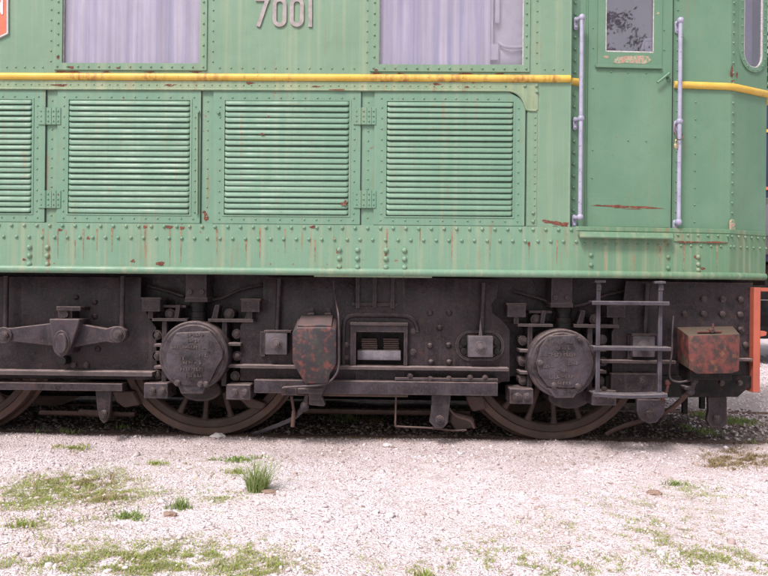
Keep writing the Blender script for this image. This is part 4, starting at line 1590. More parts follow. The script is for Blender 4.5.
plate1 = [(176, 332.6), (208.5, 331.4), (216, 340), (223, 351), (222.5, 358), (217, 367), (208, 385.2), (184.5, 385.6), (175, 383.5), (168, 371), (165.8, 356), (170, 343)]
axlebox(193.2, 355.8, plate1, ((177.5, 383), (200.5, 384.2), (205.5, 384.4)), [(177, 384), (206, 385), (203, 394), (181, 394)])
plate2 = [(549, 336), (577, 334.5), (585.5, 339), (592, 352), (594, 364), (591, 375), (584, 386), (570, 388.5), (548, 387), (538.5, 374), (535.8, 362.5), (541, 347)]
axlebox(562.3, 363.4, plate2, ((554, 385.5), (578, 386.5), (580, 339.5), (540, 363)), [(547, 388), (580, 389), (574, 398), (555, 398.4)])
axlebox(-86, 352, [(x - 279, y - 4) for x, y in plate1], ((-102, 379), (-79, 380)), [(-102, 380), (-73, 381), (-76, 390), (-98, 390)])

# pedestal details round each axlebox
def pedestal(dx, dy, side_l, side_r):
    bm = new()
    pbox(bm, FM, 185.5 + dx, 270 + dy, 206.5 + dx, 301 + dy, -0.42, -0.20, 0.004)
    pbox(bm, FM, 184.8 + dx, 297.5 + dy, 207.2 + dx, 302 + dy, -0.42, -0.188, 0.004)
    col = part('spring_column', bm, 'frame_dark')
    bm = new()
    for i in range(4):
        pcyl(bm, FM, 189.5 + dx, 292 + dy, 2.4, -0.2, -0.18, 10, 0.002)
        break
    pcyl(bm, FM, 201.5 + dx, 292 + dy, 2.4, -0.2, -0.18, 10, 0.002)
    part('rivets', bm, 'frame_dark', col, kind='stuff')
    bm = new()
    for y, r in ((304, 8.6), (309, 7.4), (314.5, 8.2), (320, 9.0)):
        s, z = FM.uv(198 + dx, y + dy, -0.3)
        k_ = 1 / 133
        tube(bm, [FM.pt(s, z + 2.6 * k_, -0.31), FM.pt(s, z - 2.6 * k_, -0.31)], r * k_, 16)
    part('rubber_spring', bm, 'frame_black', col, 50)
    bm = new()
    for q_ in ((152, 318.4, 187, 321.2), (208, 319, 253, 322.2), (224, 343, 240.5, 345.8), (224, 365, 240.5, 367.8), (154, 344, 164, 346.8), (154, 366, 164, 368.8)):
        bm = new()
        pbox(bm, FM, q_[0] + dx, q_[1] + dy, q_[2] + dx, q_[3] + dy, -0.41, -0.235, 0.002)
        part('guide_shelf', bm, 'ledge_dust', bogie)
    bm = new()
    ppoly(bm, FM, [(176 + dx, 305 + dy), (180.5 + dx, 305 + dy), (178 + dx, 320 + dy), (173.5 + dx, 320 + dy)], -0.36, -0.25, 0.003)
    part('lug', bm, 'frame_dark', bogie)
    bm = new()
    ppoly(bm, FM, [(215 + dx, 305 + dy), (219.5 + dx, 305 + dy), (217 + dx, 320 + dy), (210.5 + dx, 320 + dy)], -0.36, -0.25, 0.003)
    part('lug', bm, 'frame_dark', bogie)
    bm = new()
    pbox(bm, FM, 163 + dx, 305.2 + dy, 186 + dx, 307.6 + dy, -0.40, -0.27, 0.002)
    part('strap', bm, 'frame_dark', bogie)
    for x0, x1 in ((161.5, 166.5), (221.5, 226.5)):
        bm = new()
        pbox(bm, FM, x0 + dx, 321 + dy, x1 + dx, 386 + dy, -0.48, -0.27, 0.005)
        part('horn_guide', bm, 'frame_dark', bogie)
    bm = new()
    tube(bm, smooth_path([P3(148 + dx, 286 + dy, -0.40), P3(170 + dx, 292 + dy, -0.38), P3(184 + dx, 297 + dy, -0.36)]), 0.012, 8)
    part('air_pipe', bm, 'frame_dark', bogie, 60)
    bm = new()
    tube(bm, smooth_path([P3(262 + dx, 285 + dy, -0.40), P3(240 + dx, 290 + dy, -0.38), P3(222 + dx, 298 + dy, -0.36), P3(208 + dx, 301 + dy, -0.36)]), 0.012, 8)
    part('air_pipe', bm, 'frame_dark', bogie, 60)
    bm = new()
    for x, y in ((170, 314), (229, 314)):
        pcyl(bm, FM, x + dx, y + dy, 5.6, -0.44, -0.30, 14, 0.003)
        bolt(bm, FM, x + dx, y + dy, 3.8, -0.30, 0.025)
    for x, y in ((236.5, 334), (237, 356), (235, 376), (157, 335), (157, 356), (157.5, 375)):
        pcyl(bm, FM, x + dx, y + dy, 5.0, -0.44, -0.30, 12, 0.003)
        bolt(bm, FM, x + dx, y + dy, 3.4, -0.30, 0.025)
    part('guide_bolts', bm, 'frame_dark', bogie, kind='stuff')
    for x0, x1, y0, y1 in ((141.5, 160, 297.5, 311.5), (241, 259.5, 298.5, 312)):
        bm = new()
        pbox(bm, FM, x0 + dx, y0 + dy + 1.6, x1 + dx, y1 + dy, -0.36, -0.19, 0.004)
        pbox(bm, FM, x0 - 1 + dx, y0 + dy, x1 + 1 + dx, y0 + 2 + dy, -0.37, -0.182, 0.003)
        xm = (x0 + x1) / 2 + dx
        pbox(bm, FM, xm - 3, y1 + dy, xm + 2, y1 + dy + 7, -0.34, -0.24, 0.002)
        part('bump_stop', bm, 'frame_dark', bogie)
    for x0, x1, y0, y1 in ((143.7, 167.5, 383, 398.5), (226, 250.5, 384.5, 400)):
        bm = new()
        pbox(bm, FM, x0 + dx, y0 + dy, x1 + dx, y1 + dy, -0.42, -0.19, 0.006)
        for t in (0.33, 0.75):
            bolt(bm, FM, x0 + (x1 - x0) * t + dx, (y0 + y1) / 2 + dy + 0.5, 4.2, -0.19, 0.028)
        part('horn_block', bm, 'axlebox_grey', bogie)


pedestal(0, 0, 1, 1)
pedestal(366, 5.6, 1, 1)
pedestal(-279, -4, 1, 1)

# pendulum blocks with their rods
def pendulum(cx, cy, w, h, slot, rod_top):
    bm = new()
    if slot:
        cyl_s, cyl_z = FM.uv(cx - 1, cy - 1, OP)
        loop_o = []
        for i in range(24):
            a = 2 * PI * i / 24
            loop_o.append((cyl_s + (0.125 if math.cos(a) > 0 else -0.125) * 0.55 + 0.115 * math.cos(a), cyl_z + 0.115 * math.sin(a)))
        loop_i = [(cyl_s + (x - cyl_s) * 0.88, cyl_z + (z - cyl_z) * 0.86) for x, z in loop_o]
        ring(bm, FM, loop_o, loop_i, OP, OP + 0.014)
    else:
        pbox(bm, FM, cx - w / 2 - 1, cy - h / 2 - 2.2, cx + w / 2 + 4, cy - h / 2, OP, -0.19, 0.002)
        pbox(bm, FM, cx - w / 2 - 5, cy - h / 2 - 1, cx - w / 2, cy + h / 2 + 2, OP, -0.26, 0.002)
    pd = part('pendulum_bracket', bm, 'frame_dark')
    bm = new()
    pbox(bm, FM, cx - w / 2, cy - h / 2, cx + w / 2, cy + h / 2, OP, -0.195, 0.006, 2)
    pcyl(bm, FM, cx, cy + 0.5, 6.0, -0.197, -0.187, 16, 0.002)
    bolt(bm, FM, cx, cy + 0.5, 4.6, -0.187, 0.032)
    part('block', bm, 'pad_grey', pd)
    if slot:
        for sx_ in (-1, 1):
            for dy_ in (-4.5, 4.5):
                bm = new()
                pcyl(bm, FM, cx + sx_ * (w / 2 + 4.0), cy + dy_ + 0.5, 3.6, OP, OP + 0.035, 10, 0.004)
                part('buffer_pad', bm, 'frame_black', pd)
    bm = new()
    tube(bm, [P3(cx + 3.2, rod_top, -0.265), P3(cx + 1.0, cy - h / 2 + 1, -0.265)], 0.019, 12)
    part('rod', bm, 'frame_dark', pd, 60)
    if slot:
        bm = new()
        ppoly(bm, FM, [(cx - 1.8, cy - h / 2 + 0.5), (cx + 1.8, cy - h / 2 + 0.5), (cx - 0.2, cy - h / 2 - 18)], -0.23, -0.22, 0.001)
        part('grease_fin', bm, 'pad_grey', pd)
pendulum(276, 343.6, 22, 22, False, 279)
pendulum(480.6, 346.6, 25, 21, True, 283)
pendulum(644, 346.5, 22, 21, False, 284)

# sand box beside the spring opening
def hexa(bm, f, b, w):
    """front and back loops of 3D points"""
    A = [bm.verts.new(p) for p in f]
    B = [bm.verts.new(p) for p in b]
    fs = [bm.faces.new(A), bm.faces.new(B[::-1])]
    n = len(A)
    for i in range(n):
        fs.append(bm.faces.new((A[i], B[i], B[(i + 1) % n], A[(i + 1) % n])))
    bmesh.ops.recalc_face_normals(bm, faces=fs)
    bev(bm, fs, w, 2)

bm = new()
fr_ = [(292.2, 332), (297, 327.5), (331, 327.5), (336.2, 331), (336.2, 364), (330, 374), (328, 383.5), (305, 383.5), (300, 375), (292.5, 362)]
bk_ = [(293.5, 330), (298, 318), (334, 317), (337.5, 320), (337.5, 364), (331, 374), (329, 383), (305, 383), (300, 375), (293.5, 362)]
hexa(bm, [P3(x, y, -0.06) for x, y in fr_], [P3(x, y, -0.24) for x, y in bk_], 0.008)
sb = part('sand_box', bm, 'box_paint')
bm = new()
hexa(bm, [P3(x, y, -0.066) for x, y in ((297.5, 324.8), (305, 325.8), (320, 324.6), (331.5, 325.4), (331.5, 327.3), (297.5, 327.0))], [P3(x, y, -0.22) for x, y in ((301, 315.5), (308, 315.5), (320, 315.2), (333, 315), (333, 317), (301, 317.5))], 0.003)
part('lid', bm, 'box_paint', sb)
bm = new()
for x in (311, 328):
    tube(bm, [P3(x - 3, 314.6, -0.23), P3(x + 3, 314.3, -0.23)], 0.014, 10)
    pcyl(bm, FM, x + (0.5), 310.5, 2.6, -0.26, -0.22, 10, 0.002)
part('lid_hinge', bm, 'frame_dark', sb, 60)
bm = new()
tube(bm, smooth_path([P3(333.6, 281, -0.24), P3(335.5, 300, -0.2), P3(338.6, 318, -0.10), P3(339, 345, -0.085), P3(338.6, 366, -0.085), P3(335, 376, -0.08), P3(326, 383.6, -0.08), P3(310, 386, -0.08), P3(290, 387.2, -0.09), P3(283, 388, -0.10)]), 0.0085, 8)
part('air_pipe', bm, 'frame_blue', sb, 60)
bm = new()
pbox(bm, FM, 281.5, 387.5, 297, 395.5, -0.30, -0.12, 0.005)
pbox(bm, FM, 297, 388.5, 322, 394.0, -0.28, -0.13, 0.005)
ppoly(bm, FM, [(305, 383), (327, 383), (320, 400), (310, 400)], -0.26, -0.15, 0.004)
ppoly(bm, FM, [(309, 398), (321, 397), (325.5, 404), (324, 406.5), (309, 405)], -0.26, -0.16, 0.004)
part('nozzle_bracket', bm, 'frame_dark', sb)
bm = new()
sphere(bm, P3(304.6, 406.5, -0.21), 0.036, 14, (1, 1, 1.1))
tube(bm, [P3(308, 394, -0.2), P3(305, 406, -0.21), P3(300, 412, -0.26)], 0.022, 12)
part('nozzle', bm, 'frame_blue', sb, 60)
def gp(px, py, lift=0.0):
    p_ = gnd(px, py); p_.z += lift
    return p_
bm = new()
tube(bm, smooth_path([P3(304, 407, -0.22), P3(293, 418.5, -0.36), P3(268, 429, -0.52), P3(253.5, 434.3, -0.60)]), 0.0165, 12)
part('sand_pipe', bm, 'ladder_grey', sb, 60)
bm = new()
tube(bm, [P3(291.5, 396, -0.24), P3(294.0, 411, -0.28)], 0.012, 8)
tube(bm, [P3(294.0, 411, -0.28), P3(292.6, 426.5, -0.30)], 0.016, 8)
part('drain_rod', bm, 'rod_rust', sb, 60)

# brake hangers and rods below the frame
for poly, o, mt in (([(95, 389), (111.5, 389), (109.6, 412), (107.5, 419), (104, 423.4), (99.5, 419.5), (97, 410)], -0.26, 'frame_dark'),
                    ([(431.5, 395), (451, 395), (449, 413), (448, 423), (443, 428.6), (435, 428.6), (429, 421.5), (431, 412)], -0.26, 'frame_blue'),
                    ([(637, 399), (666, 399.5), (664.5, 413), (657, 422.5), (648.5, 423.8), (640, 419), (637, 412)], -0.24, 'frame_blue'),
                    ([(708.5, 397), (727, 397), (727.5, 414), (728, 424), (722, 428.2), (711, 427.4), (707, 420), (709, 411)], -0.30, 'frame_dark')):
    bm = new()
    ppoly(bm, FM, poly, o - 0.05, o, 0.006)
    cx_ = sum(p_[0] for p_ in poly) / len(poly); ymax = max(p_[1] for p_ in poly)
    bh = part('brake_hanger', bm, mt)
    bm = new()
    bolt(bm, FM, cx_, ymax - 9, 4.6, o, 0.028)
    part('pin', bm, mt, bh)
bm = new()
tube(bm, [P3(40, 412.5, -0.75), P3(135, 414.5, -0.75)], 0.020, 10)
tube(bm, [P3(80, 412.5, -0.72), P3(112, 414.5, -0.70)], 0.030, 10)
part('brake_rod', bm, 'rod_rust', None, 60)
bm = new()
tube(bm, [P3(300, 411, -0.9), P3(470, 413.5, -0.9)], 0.022, 10)
part('brake_rod', bm, 'rod_rust', None, 60)
for poly in ([(112, 391), (133, 391), (140, 405), (124, 408), (116, 402)], [(466, 396), (483, 396), (487, 409), (473, 412), (468, 404)], [(452, 412), (474, 418), (476, 428), (456, 431), (450, 422)], [(238, 398), (250, 398), (266, 404), (262, 410), (248, 408)]):
    bm = new()
    ppoly(bm, FM, poly, -0.72, -0.60, 0.01)
    part('brake_shoe', bm, 'wheel_brown')
bm = new()
tube(bm, smooth_path([P3(396, 394, -0.3), P3(395.6, 415, -0.31), P3(395.5, 424.5, -0.32), P3(399, 426.5, -0.33), P3(430, 428, -0.36), P3(452, 430.5, -0.38), P3(466, 430, -0.4)]), 0.0075, 8)
part('brake_wire', bm, 'rod_rust', None, 60)
bm = new()
tube(bm, smooth_path([P3(449, 408, -0.34), P3(456, 416, -0.36), P3(470, 421, -0.38), P3(474, 428, -0.40)]), 0.009, 8)
part('brake_wire', bm, 'rod_rust', None, 60)

# step ladder under the cab door
bm = new()
pbox(bm, FM, 595, 280.3, 606, 282.6, -0.16, -0.03, 0.002)
lad = part('step_ladder', bm, 'ladder_grey')
bm = new()
pbox(bm, FM, 655, 281.3, 666, 283.6, -0.16, -0.03, 0.002)
part('mount', bm, 'ladder_grey', lad)
for x, x2 in ((599.2, 597.5), (661.8, 659.0)):
    bm = new()
    sA = FM.uv((x + x2) / 2, 338, -0.06)[0]
    za, zb = FM.uv(x, 281, -0.06)[1], FM.uv(x2, 395, -0.06)[1]
    sbox(bm, FM, sA - 0.0145, zb, sA + 0.0145, za, -0.085, -0.06, 0.003)
    sbox(bm, FM, sA - 0.018, za - 0.07, sA + 0.018, za - 0.03, -0.09, -0.052, 0.004)
    part('stile', bm, 'ladder_grey', lad)
for (x0, x1, y, sag) in ((592, 669, 302.6, 0), (593, 670.6, 348, 0), (593, 667, 394.2, 0.012)):
    bm = new()
    s0, z0 = FM.uv(x0, y, -0.01); s1, _ = FM.uv(x1, y, -0.01)
    n = 10
    rows = []
    for i in range(n + 1):
        t = i / n
        s = s0 + (s1 - s0) * t
        dz = -sag * math.sin(PI * t)
        rows.append([bm.verts.new(FM.pt(s, z0 + dz + zz, o)) for zz, o in ((0.012, -0.12), (0.012, -0.004), (0.008, 0.0), (-0.012, 0.0), (-0.016, -0.004), (-0.016, -0.014), (0.002, -0.014), (0.002, -0.12))])
    for a, b in zip(rows, rows[1:]):
        for i in range(8):
            bm.faces.new((a[i], a[(i + 1) % 8], b[(i + 1) % 8], b[i]))
    bm.faces.new(rows[0]); bm.faces.new(rows[-1][::-1])
    part('rung', bm, 'ladder_grey', lad)

# boxes and pipes at the cab end of the bogie
bm = new()
pbox(bm, FM, 611, 373.5, 659, 394, -0.27, -0.21, 0.006)
bolt(bm, FM, 643, 381.5, 5, -0.21, 0.03)
bolt(bm, FM, 604, 389, 3, -0.2, 0.02)
part('cover_plate', bm, 'frame_dark', bogie)
bm = new()
hexa(bm, [P3(x, y, 0.0) for x, y in ((688, 335.5), (740, 334.2), (739, 371), (731, 373.5), (697, 374), (689, 369))], [P3(x, y, -0.26) for x, y in ((676.5, 327), (733, 326), (733, 362), (726, 367), (690, 367), (677.5, 362))], 0.006)
sb2 = part('sand_box', bm, 'red_box_paint')
bm = new()
hexa(bm, [P3(x, y, -0.03) for x, y in ((697, 331.2), (722, 331.0), (722, 332.6), (697, 332.8))], [P3(x, y, -0.14) for x, y in ((699, 328), (716, 327.8), (716, 329.4), (699, 329.6))], 0.002)
pcyl(bm, FM, 712.5, 331, 2.5, -0.08, -0.02, 10, 0.003)
tube(bm, [P3(713, 331, -0.05), P3(713, 323.5, -0.05)], 0.008, 8)
part('lid', bm, 'red_box_paint', sb2)
bm = new()
pbox(bm, FM, 690, 362, 732, 380, -0.30, -0.08, 0.006)
part('box_bracket', bm, 'frame_black', sb2)
bm = new()
tube(bm, smooth_path([P3(673.5, 316, -0.2), P3(672.2, 335, -0.17), P3(672, 352, -0.16), P3(669.6, 370, -0.16), P3(671, 379, -0.16), P3(678, 382, -0.16), P3(687, 381, -0.16), P3(694, 379, -0.17)]), 0.0075, 8)
part('air_pipe', bm, 'frame_blue', sb2, 60)
bm = new()
sphere(bm, P3(694.5, 380, -0.18), 0.030, 12)
sphere(bm, P3(690, 391, -0.2), 0.036, 12)
tube(bm, [P3(694.5, 380, -0.18), P3(690, 391, -0.2)], 0.022, 10)
pbox(bm, FM, 685, 386.5, 694, 390, -0.26, -0.16, 0.003)
part('nozzle', bm, 'frame_blue', sb2, 60)
bm = new()
tube(bm, smooth_path([P3(689, 392, -0.2), P3(680, 401, -0.3), P3(669, 410, -0.4), P3(655, 417, -0.5), P3(640, 421.2, -0.56), P3(620, 427.5, -0.60), P3(606, 434.6, -0.62)]), 0.019, 12)
part('sand_pipe', bm, 'rod_rust', sb2, 60)
bm = new()
tube(bm, smooth_path([P3(668, 384, -0.2), P3(667, 390, -0.2), P3(664, 396, -0.22), P3(661, 402, -0.26)]), 0.012, 8)
sphere(bm, P3(667.5, 382.5, -0.2), 0.024, 10)
part('red_hose', bm, 'red_box_paint', sb2, 60)
for x0, x1, y1, o in ((683, 688, 414, -0.6), (700.5, 705.5, 409, -0.75)):
    bm = new()
    pbox(bm, FM, x0, 394, x1, y1, o - 0.04, o, 0.004)
    part('guard_iron', bm, 'frame_black')

# buffer beam
bm = new()
s0, z0, s1, z1 = FM.rect(753.6, 287.4, 760.4, 392.5, -0.235)
sbox(bm, FM, s0, z0, s1, z1, -2.67, -0.235, 0.003)
beam = part('buffer_beam', bm, 'beam_orange')
bm = new()
sbox(bm, FM, s1 - 0.001, z1 - 0.030, s1 + 0.10, z1 - 0.002, -2.66, -0.24, 0.003)
q = FM.rect(760, 331, 767.5, 335.6, -0.24)
prism(bm, FM, [(s1 - 0.001, q[1] - 0.01), (s1 + 0.045, q[1]), (s1 + 0.052, q[3] - 0.008), (s1 + 0.03, q[3]), (s1 - 0.001, q[3])], -0.6, -0.24, 0.003)
part('beam_flange', bm, 'beam_orange', beam)
bm = new()
for yy_ in (0.55, 2.35):
    bm = new()
    tube(bm, [(s1, yy_, 1.03), (s1 + 0.45, yy_, 1.03)], 0.11, 18)
    tube(bm, [(s1 + 0.45, yy_, 1.03), (s1 + 0.50, yy_, 1.03)], 0.24, 24)
    part('buffer', bm, 'frame_black', beam, 50)

# ------------------------------------------------------------------ rails
for yc in (0.665 + 0.045, 2.90 - 0.71):
    bm = new()
    fr = Frame((0, 0), (0, 1))
    pr = [(-0.036, 0.0), (0.036, 0.0), (0.036, -0.030), (0.010, -0.042), (0.010, -0.12), (0.065, -0.135), (0.065, -0.15), (-0.065, -0.15), (-0.065, -0.135), (-0.010, -0.12), (-0.010, -0.042), (-0.036, -0.030)]
    A = [bm.verts.new((-40, yc + 0.02 + a, z - 0.001)) for a, z in pr]
    B = [bm.verts.new((40, yc + 0.02 + a, z - 0.001)) for a, z in pr]
    bm.faces.new(A); bm.faces.new(B[::-1])
    for i in range(len(pr)):
        bm.faces.new((A[i], A[(i + 1) % len(pr)], B[(i + 1) % len(pr)], B[i]))
    o = finish('rail', bm, 'rail_steel', None, 30)
    o['kind'] = 'structure'


# ------------------------------------------------------------------ loose stones and grass
def ico():
    bm_ = bmesh.new()
    bmesh.ops.create_icosphere(bm_, subdivisions=1, radius=1.0)
    v = np.array([x.co[:] for x in bm_.verts]); f = np.array([[y.index for y in x.verts] for x in bm_.faces])
    bm_.free()
    return v, f
IV, IF = ico()
OV = np.array([(1, 0, 0), (-1, 0, 0), (0, 1, 0), (0, -1, 0), (0, 0, 1), (0, 0, -1)], float)
OF = np.array([(0, 2, 4), (2, 1, 4), (1, 3, 4), (3, 0, 4), (2, 0, 5), (1, 2, 5), (3, 1, 5), (0, 3, 5)])


def stones(name, xy, size, mat, base, sink=0.35, flat=0.62):
    V, Fc = base
    n, m = len(xy), len(V)
    sc = size[:, None] * rng.uniform(0.65, 1.35, (n, 3)) * np.array([1, 1, flat])
    ang = rng.uniform(0, 2 * PI, n)
    til = rng.normal(0, 0.35, (n, 2))
    pv = V[None] * (1 + rng.uniform(-0.28, 0.28, (n, m, 1))) * sc[:, None]
    ca, sa = np.cos(ang)[:, None], np.sin(ang)[:, None]
    x = pv[..., 0] * ca - pv[..., 1] * sa
    y = pv[..., 0] * sa + pv[..., 1] * ca
    z = pv[..., 2] + til[:, :1] * x * 0.6 + til[:, 1:] * y * 0.6
    zz = ground_z(xy[:, 0], xy[:, 1]) + size * flat * (1 - 2 * sink)
    verts = np.stack([x + xy[:, :1], y + xy[:, 1:2], z + zz[:, None]], -1).reshape(-1, 3)
    faces = (Fc[None] + (np.arange(n) * m)[:, None, None]).reshape(-1, 3)
    o = np_mesh(name, verts, faces, mat, False, None, 'stuff')
    return o


def fbm(x, y, s, seed):
    r = np.random.default_rng(seed)
    out = np.zeros_like(x)
    for i in range(6):
        a = r.uniform(0, 2 * PI); f = s * 1.7 ** i * 0.6
        out += np.sin(f * (x * math.cos(a) + y * math.sin(a)) + r.uniform(0, 6) + 1.3 * np.sin(f * 0.7 * (y * math.cos(a) - x * math.sin(a)) + r.uniform(0, 6))) / (i + 1.5)
    return out


N = 185000
xy = np.stack([rng.uniform(-4.6, 5.2, N), rng.uniform(-3.3, 0.66, N)], 1)
keep = (fbm(xy[:, 0], xy[:, 1], 2.5, 3) + rng.uniform(-1.2, 1.2, N)) > -0.7
xy = xy[keep]
mixv = xy[:, 1] + 0.42 * fbm(xy[:, 0], xy[:, 1], 2.0, 9) + 0.16 * fbm(xy[:, 0], xy[:, 1], 7.0, 4) + rng.normal(0, 0.28, len(xy))
brown = mixv > 0.22
size = np.clip(rng.lognormal(math.log(0.0037), 0.5, len(xy)), 0.0018, 0.016)
o = stones('gravel', xy[~brown], size[~brown], 'stone_pale', (OV, OF))
o['label'] = 'pale limestone chippings strewn over the yard'
o = stones('gravel', xy[brown], size[brown] * 1.1, 'stone_buff', (OV, OF))
o['label'] = 'dusty buff chippings along the outer rail'
far = np.stack([rng.uniform(2.6, 9.0, 14000), rng.uniform(0.66, 9.5, 14000)], 1)
o = stones('gravel', far, rng.uniform(0.008, 0.022, len(far)), 'stone_pale', (OV, OF))
o['label'] = 'grey gravel beyond the end of the locomotive'
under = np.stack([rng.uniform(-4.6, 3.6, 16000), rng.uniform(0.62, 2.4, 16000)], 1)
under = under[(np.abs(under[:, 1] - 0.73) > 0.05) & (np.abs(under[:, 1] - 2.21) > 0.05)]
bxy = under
o = stones('ballast', bxy, np.clip(rng.lognormal(math.log(0.0085), 0.5, len(bxy)), 0.004, 0.026), 'stone_soil_shade', (OV, OF))
o['label'] = 'soiled brown ballast, darkened for shade, lying between and along the rails'
# coarser stones
M1 = 1500
xy2 = np.stack([rng.uniform(-4.2, 4.8, M1), rng.uniform(-3.2, 0.5, M1)], 1)
o = stones('coarse_gravel', xy2, np.clip(rng.lognormal(math.log(0.0100), 0.35, M1), 0.006, 0.024), 'stone_pale', (IV, IF), 0.3, 0.6)
o['label'] = 'larger pale stones scattered among the chippings'


xy3 = np.stack([rng.uniform(-4.2, 4.8, 1100), rng.uniform(-3.2, 0.5, 1100)], 1)
o = stones('coarse_gravel', xy3, np.clip(rng.lognormal(math.log(0.0085), 0.5, 1100), 0.004, 0.028), 'stone_buff', (IV, IF), 0.3, 0.6)
o['label'] = 'larger buff and brown stones scattered among the chippings'


def single_stone(px, py, r, mat, label, sc=(1.0, 0.8, 0.55), sd=1):
    c_ = gnd(px, py)
    bm = new()
    bmesh.ops.create_icosphere(bm, subdivisions=3, radius=1.0)
    rd = random.Random(sd)
    ph = [rd.uniform(0, 6) for _ in range(6)]
    for v in bm.verts:
        d_ = v.co.normalized()
        f = 1 + 0.16 * math.sin(2.2 * d_.x + ph[0]) + 0.14 * math.sin(3.1 * d_.y + ph[1]) + 0.12 * math.sin(4.3 * d_.z + ph[2]) + 0.10 * math.sin(7 * d_.x + 5 * d_.y + ph[3]) + 0.08 * math.sin(8 * d_.z - 6 * d_.x + ph[4]) + rd.uniform(-0.05, 0.05)
        v.co = Vector((d_.x * sc[0], d_.y * sc[1], d_.z * sc[2])) * r * f + Vector((0, 0, r * sc[2] * 0.55))
    o = finish('stone', bm, mat, None, 25)
    o.location = (c_.x, c_.y, float(ground_z(np.array([c_.x]), np.array([c_.y]))[0]))
    tag(o, label, 'stone')
    return o
single_stone(218, 440, 0.046, 'stone_single', 'large white stone in front of the middle wheel', (1.25, 0.8, 0.45), 3)
single_stone(342 / 2, 513, 0.034, 'stone_brown', 'brown flat stone beside the small grass tuft', (1.2, 0.8, 0.5), 5)
single_stone(654, 490, 0.036, 'stone_brown', 'brown flat stone on the white gravel at right', (1.3, 0.8, 0.5), 6)
single_stone(269, 493, 0.030, 'stone_brown', 'flat brown stone at the foot of the tall grass tuft', (1.6, 0.8, 0.4), 8)
single_stone(388, 447, 0.030, 'stone_single', 'small white stone on the brown ballast edge', (1.1, 0.8, 0.6), 9)


def blades(name, roots, h, w, lean, mat, kind='stuff', parent=None, origin=None, curl=0.5):
    n = len(roots)
    ang = rng.uniform(0, 2 * PI, n)
    dirx, diry = np.cos(ang), np.sin(ang)
    ln = lean * rng.uniform(0.3, 1.3, n)
    px_, py_ = -diry, dirx
    V = []
    for t, ww in ((0.0, 1.0), (0.4, 0.85), (0.75, 0.5), (1.0, 0.0)):
        off = ln * h * (t ** (1 + curl)) 
        cx_, cy_ = roots[:, 0] + dirx * off, roots[:, 1] + diry * off
        cz_ = roots[:, 2] + h * t * (1 - 0.35 * np.clip(ln, 0, 1.2) * t)
        if ww > 0:
            V.append(np.stack([cx_ + px_ * w * ww / 2, cy_ + py_ * w * ww / 2, cz_], -1))
            V.append(np.stack([cx_ - px_ * w * ww / 2, cy_ - py_ * w * ww / 2, cz_], -1))
        else:
            V.append(np.stack([cx_, cy_, cz_], -1))
    V = np.stack(V, 1)
    Fq = np.array([(0, 1, 3), (0, 3, 2), (2, 3, 5), (2, 5, 4), (4, 5, 6)])
    verts = V.reshape(-1, 3)
    if origin is not None:
        verts = verts - np.array(origin)
    faces = (Fq[None] + (np.arange(n) * 7)[:, None, None]).reshape(-1, 3)
    o = np_mesh(name, verts, faces, mat, False, parent, kind)
    if origin is not None:
        o.location = origin
    return o


def patch(px, py, rx, ry, n, gap=0.0):
    """roots scattered over a patch of ground with a ragged outline"""
    c_ = gnd(px, py)
    wx = abs(gnd(px + rx, py).x - c_.x)
    wy = abs(gnd(px, py - ry).y - gnd(px, py + ry).y) / 2
    r = np.sqrt(rng.uniform(0, 1, n)) * rng.uniform(0.35, 1.15, n); a = rng.uniform(0, 2 * PI, n)
    x = c_.x + wx * r * np.cos(a); y = c_.y + wy * r * np.sin(a)
    f = 0.55 * fbm(x, y, 14, int(px * 7 + py)) + 0.75 * fbm(x, y, 60, int(px * 3 + py)) + rng.uniform(-0.35, 0.35, n)
    m = f > gap + 0.25 - 0.35 * (1 - np.clip(r, 0, 1))
    x, y = x[m], y[m]
    return np.stack([x, y, ground_z(x, y)], 1)


def cat(*a):
    return np.concatenate(a)

# sparse mixed grass
R1 = cat(patch(70, 484, 78, 22, 13000, -0.15), patch(45, 492, 70, 20, 9000, 0.0), patch(112, 494, 60, 13, 5200, 0.0), patch(20, 502, 50, 14, 3000, 0.1), patch(40, 522, 60, 12, 1800, 0.2), patch(150, 464, 90, 14, 2600, 0.4),
         patch(165, 560, 140, 24, 15000, 0.05), patch(60, 566, 110, 14, 4000, 0.2), patch(220, 548, 90, 20, 6000, 0.15), patch(250, 568, 80, 14, 3200, 0.15), patch(218, 495, 40, 10, 1500, 0.2), patch(250, 470, 70, 18, 1600, 0.5),
         patch(520, 560, 190, 24, 9000, 0.45), patch(640, 530, 160, 36, 10000, 0.45), patch(120, 500, 150, 50, 9000, 0.6), patch(690, 490, 80, 18, 3200, 0.3), patch(720, 560, 90, 24, 5600, 0.25), patch(490, 540, 90, 18, 1800, 0.45), patch(620, 500, 90, 14, 1500, 0.45), patch(90, 545, 150, 16, 2600, 0.45))
o = blades('grass', R1, np.clip(rng.lognormal(math.log(0.011), 0.5, len(R1)), 0.004, 0.045), 0.0032, 1.4, 'grass')
o['label'] = 'short thin grass growing in patches through the gravel'
R2 = cat(patch(735, 421, 30, 4, 2600, -0.3), patch(700, 432, 30, 3, 500, 0.2), patch(745, 443, 22, 3, 400, 0.2), patch(690, 427, 14, 3, 400, 0.0), patch(700, 414, 14, 3, 400, 0.0),
         patch(130, 426, 26, 3, 500, 0.1), patch(60, 432, 40, 3, 300, 0.2), patch(345, 418, 30, 5, 700, 0.0))
o = blades('grass', R2, rng.uniform(0.02, 0.06, len(R2)), 0.005, 0.8, 'grass_fresh')
o['label'] = 'fresh green grass along the track bed'
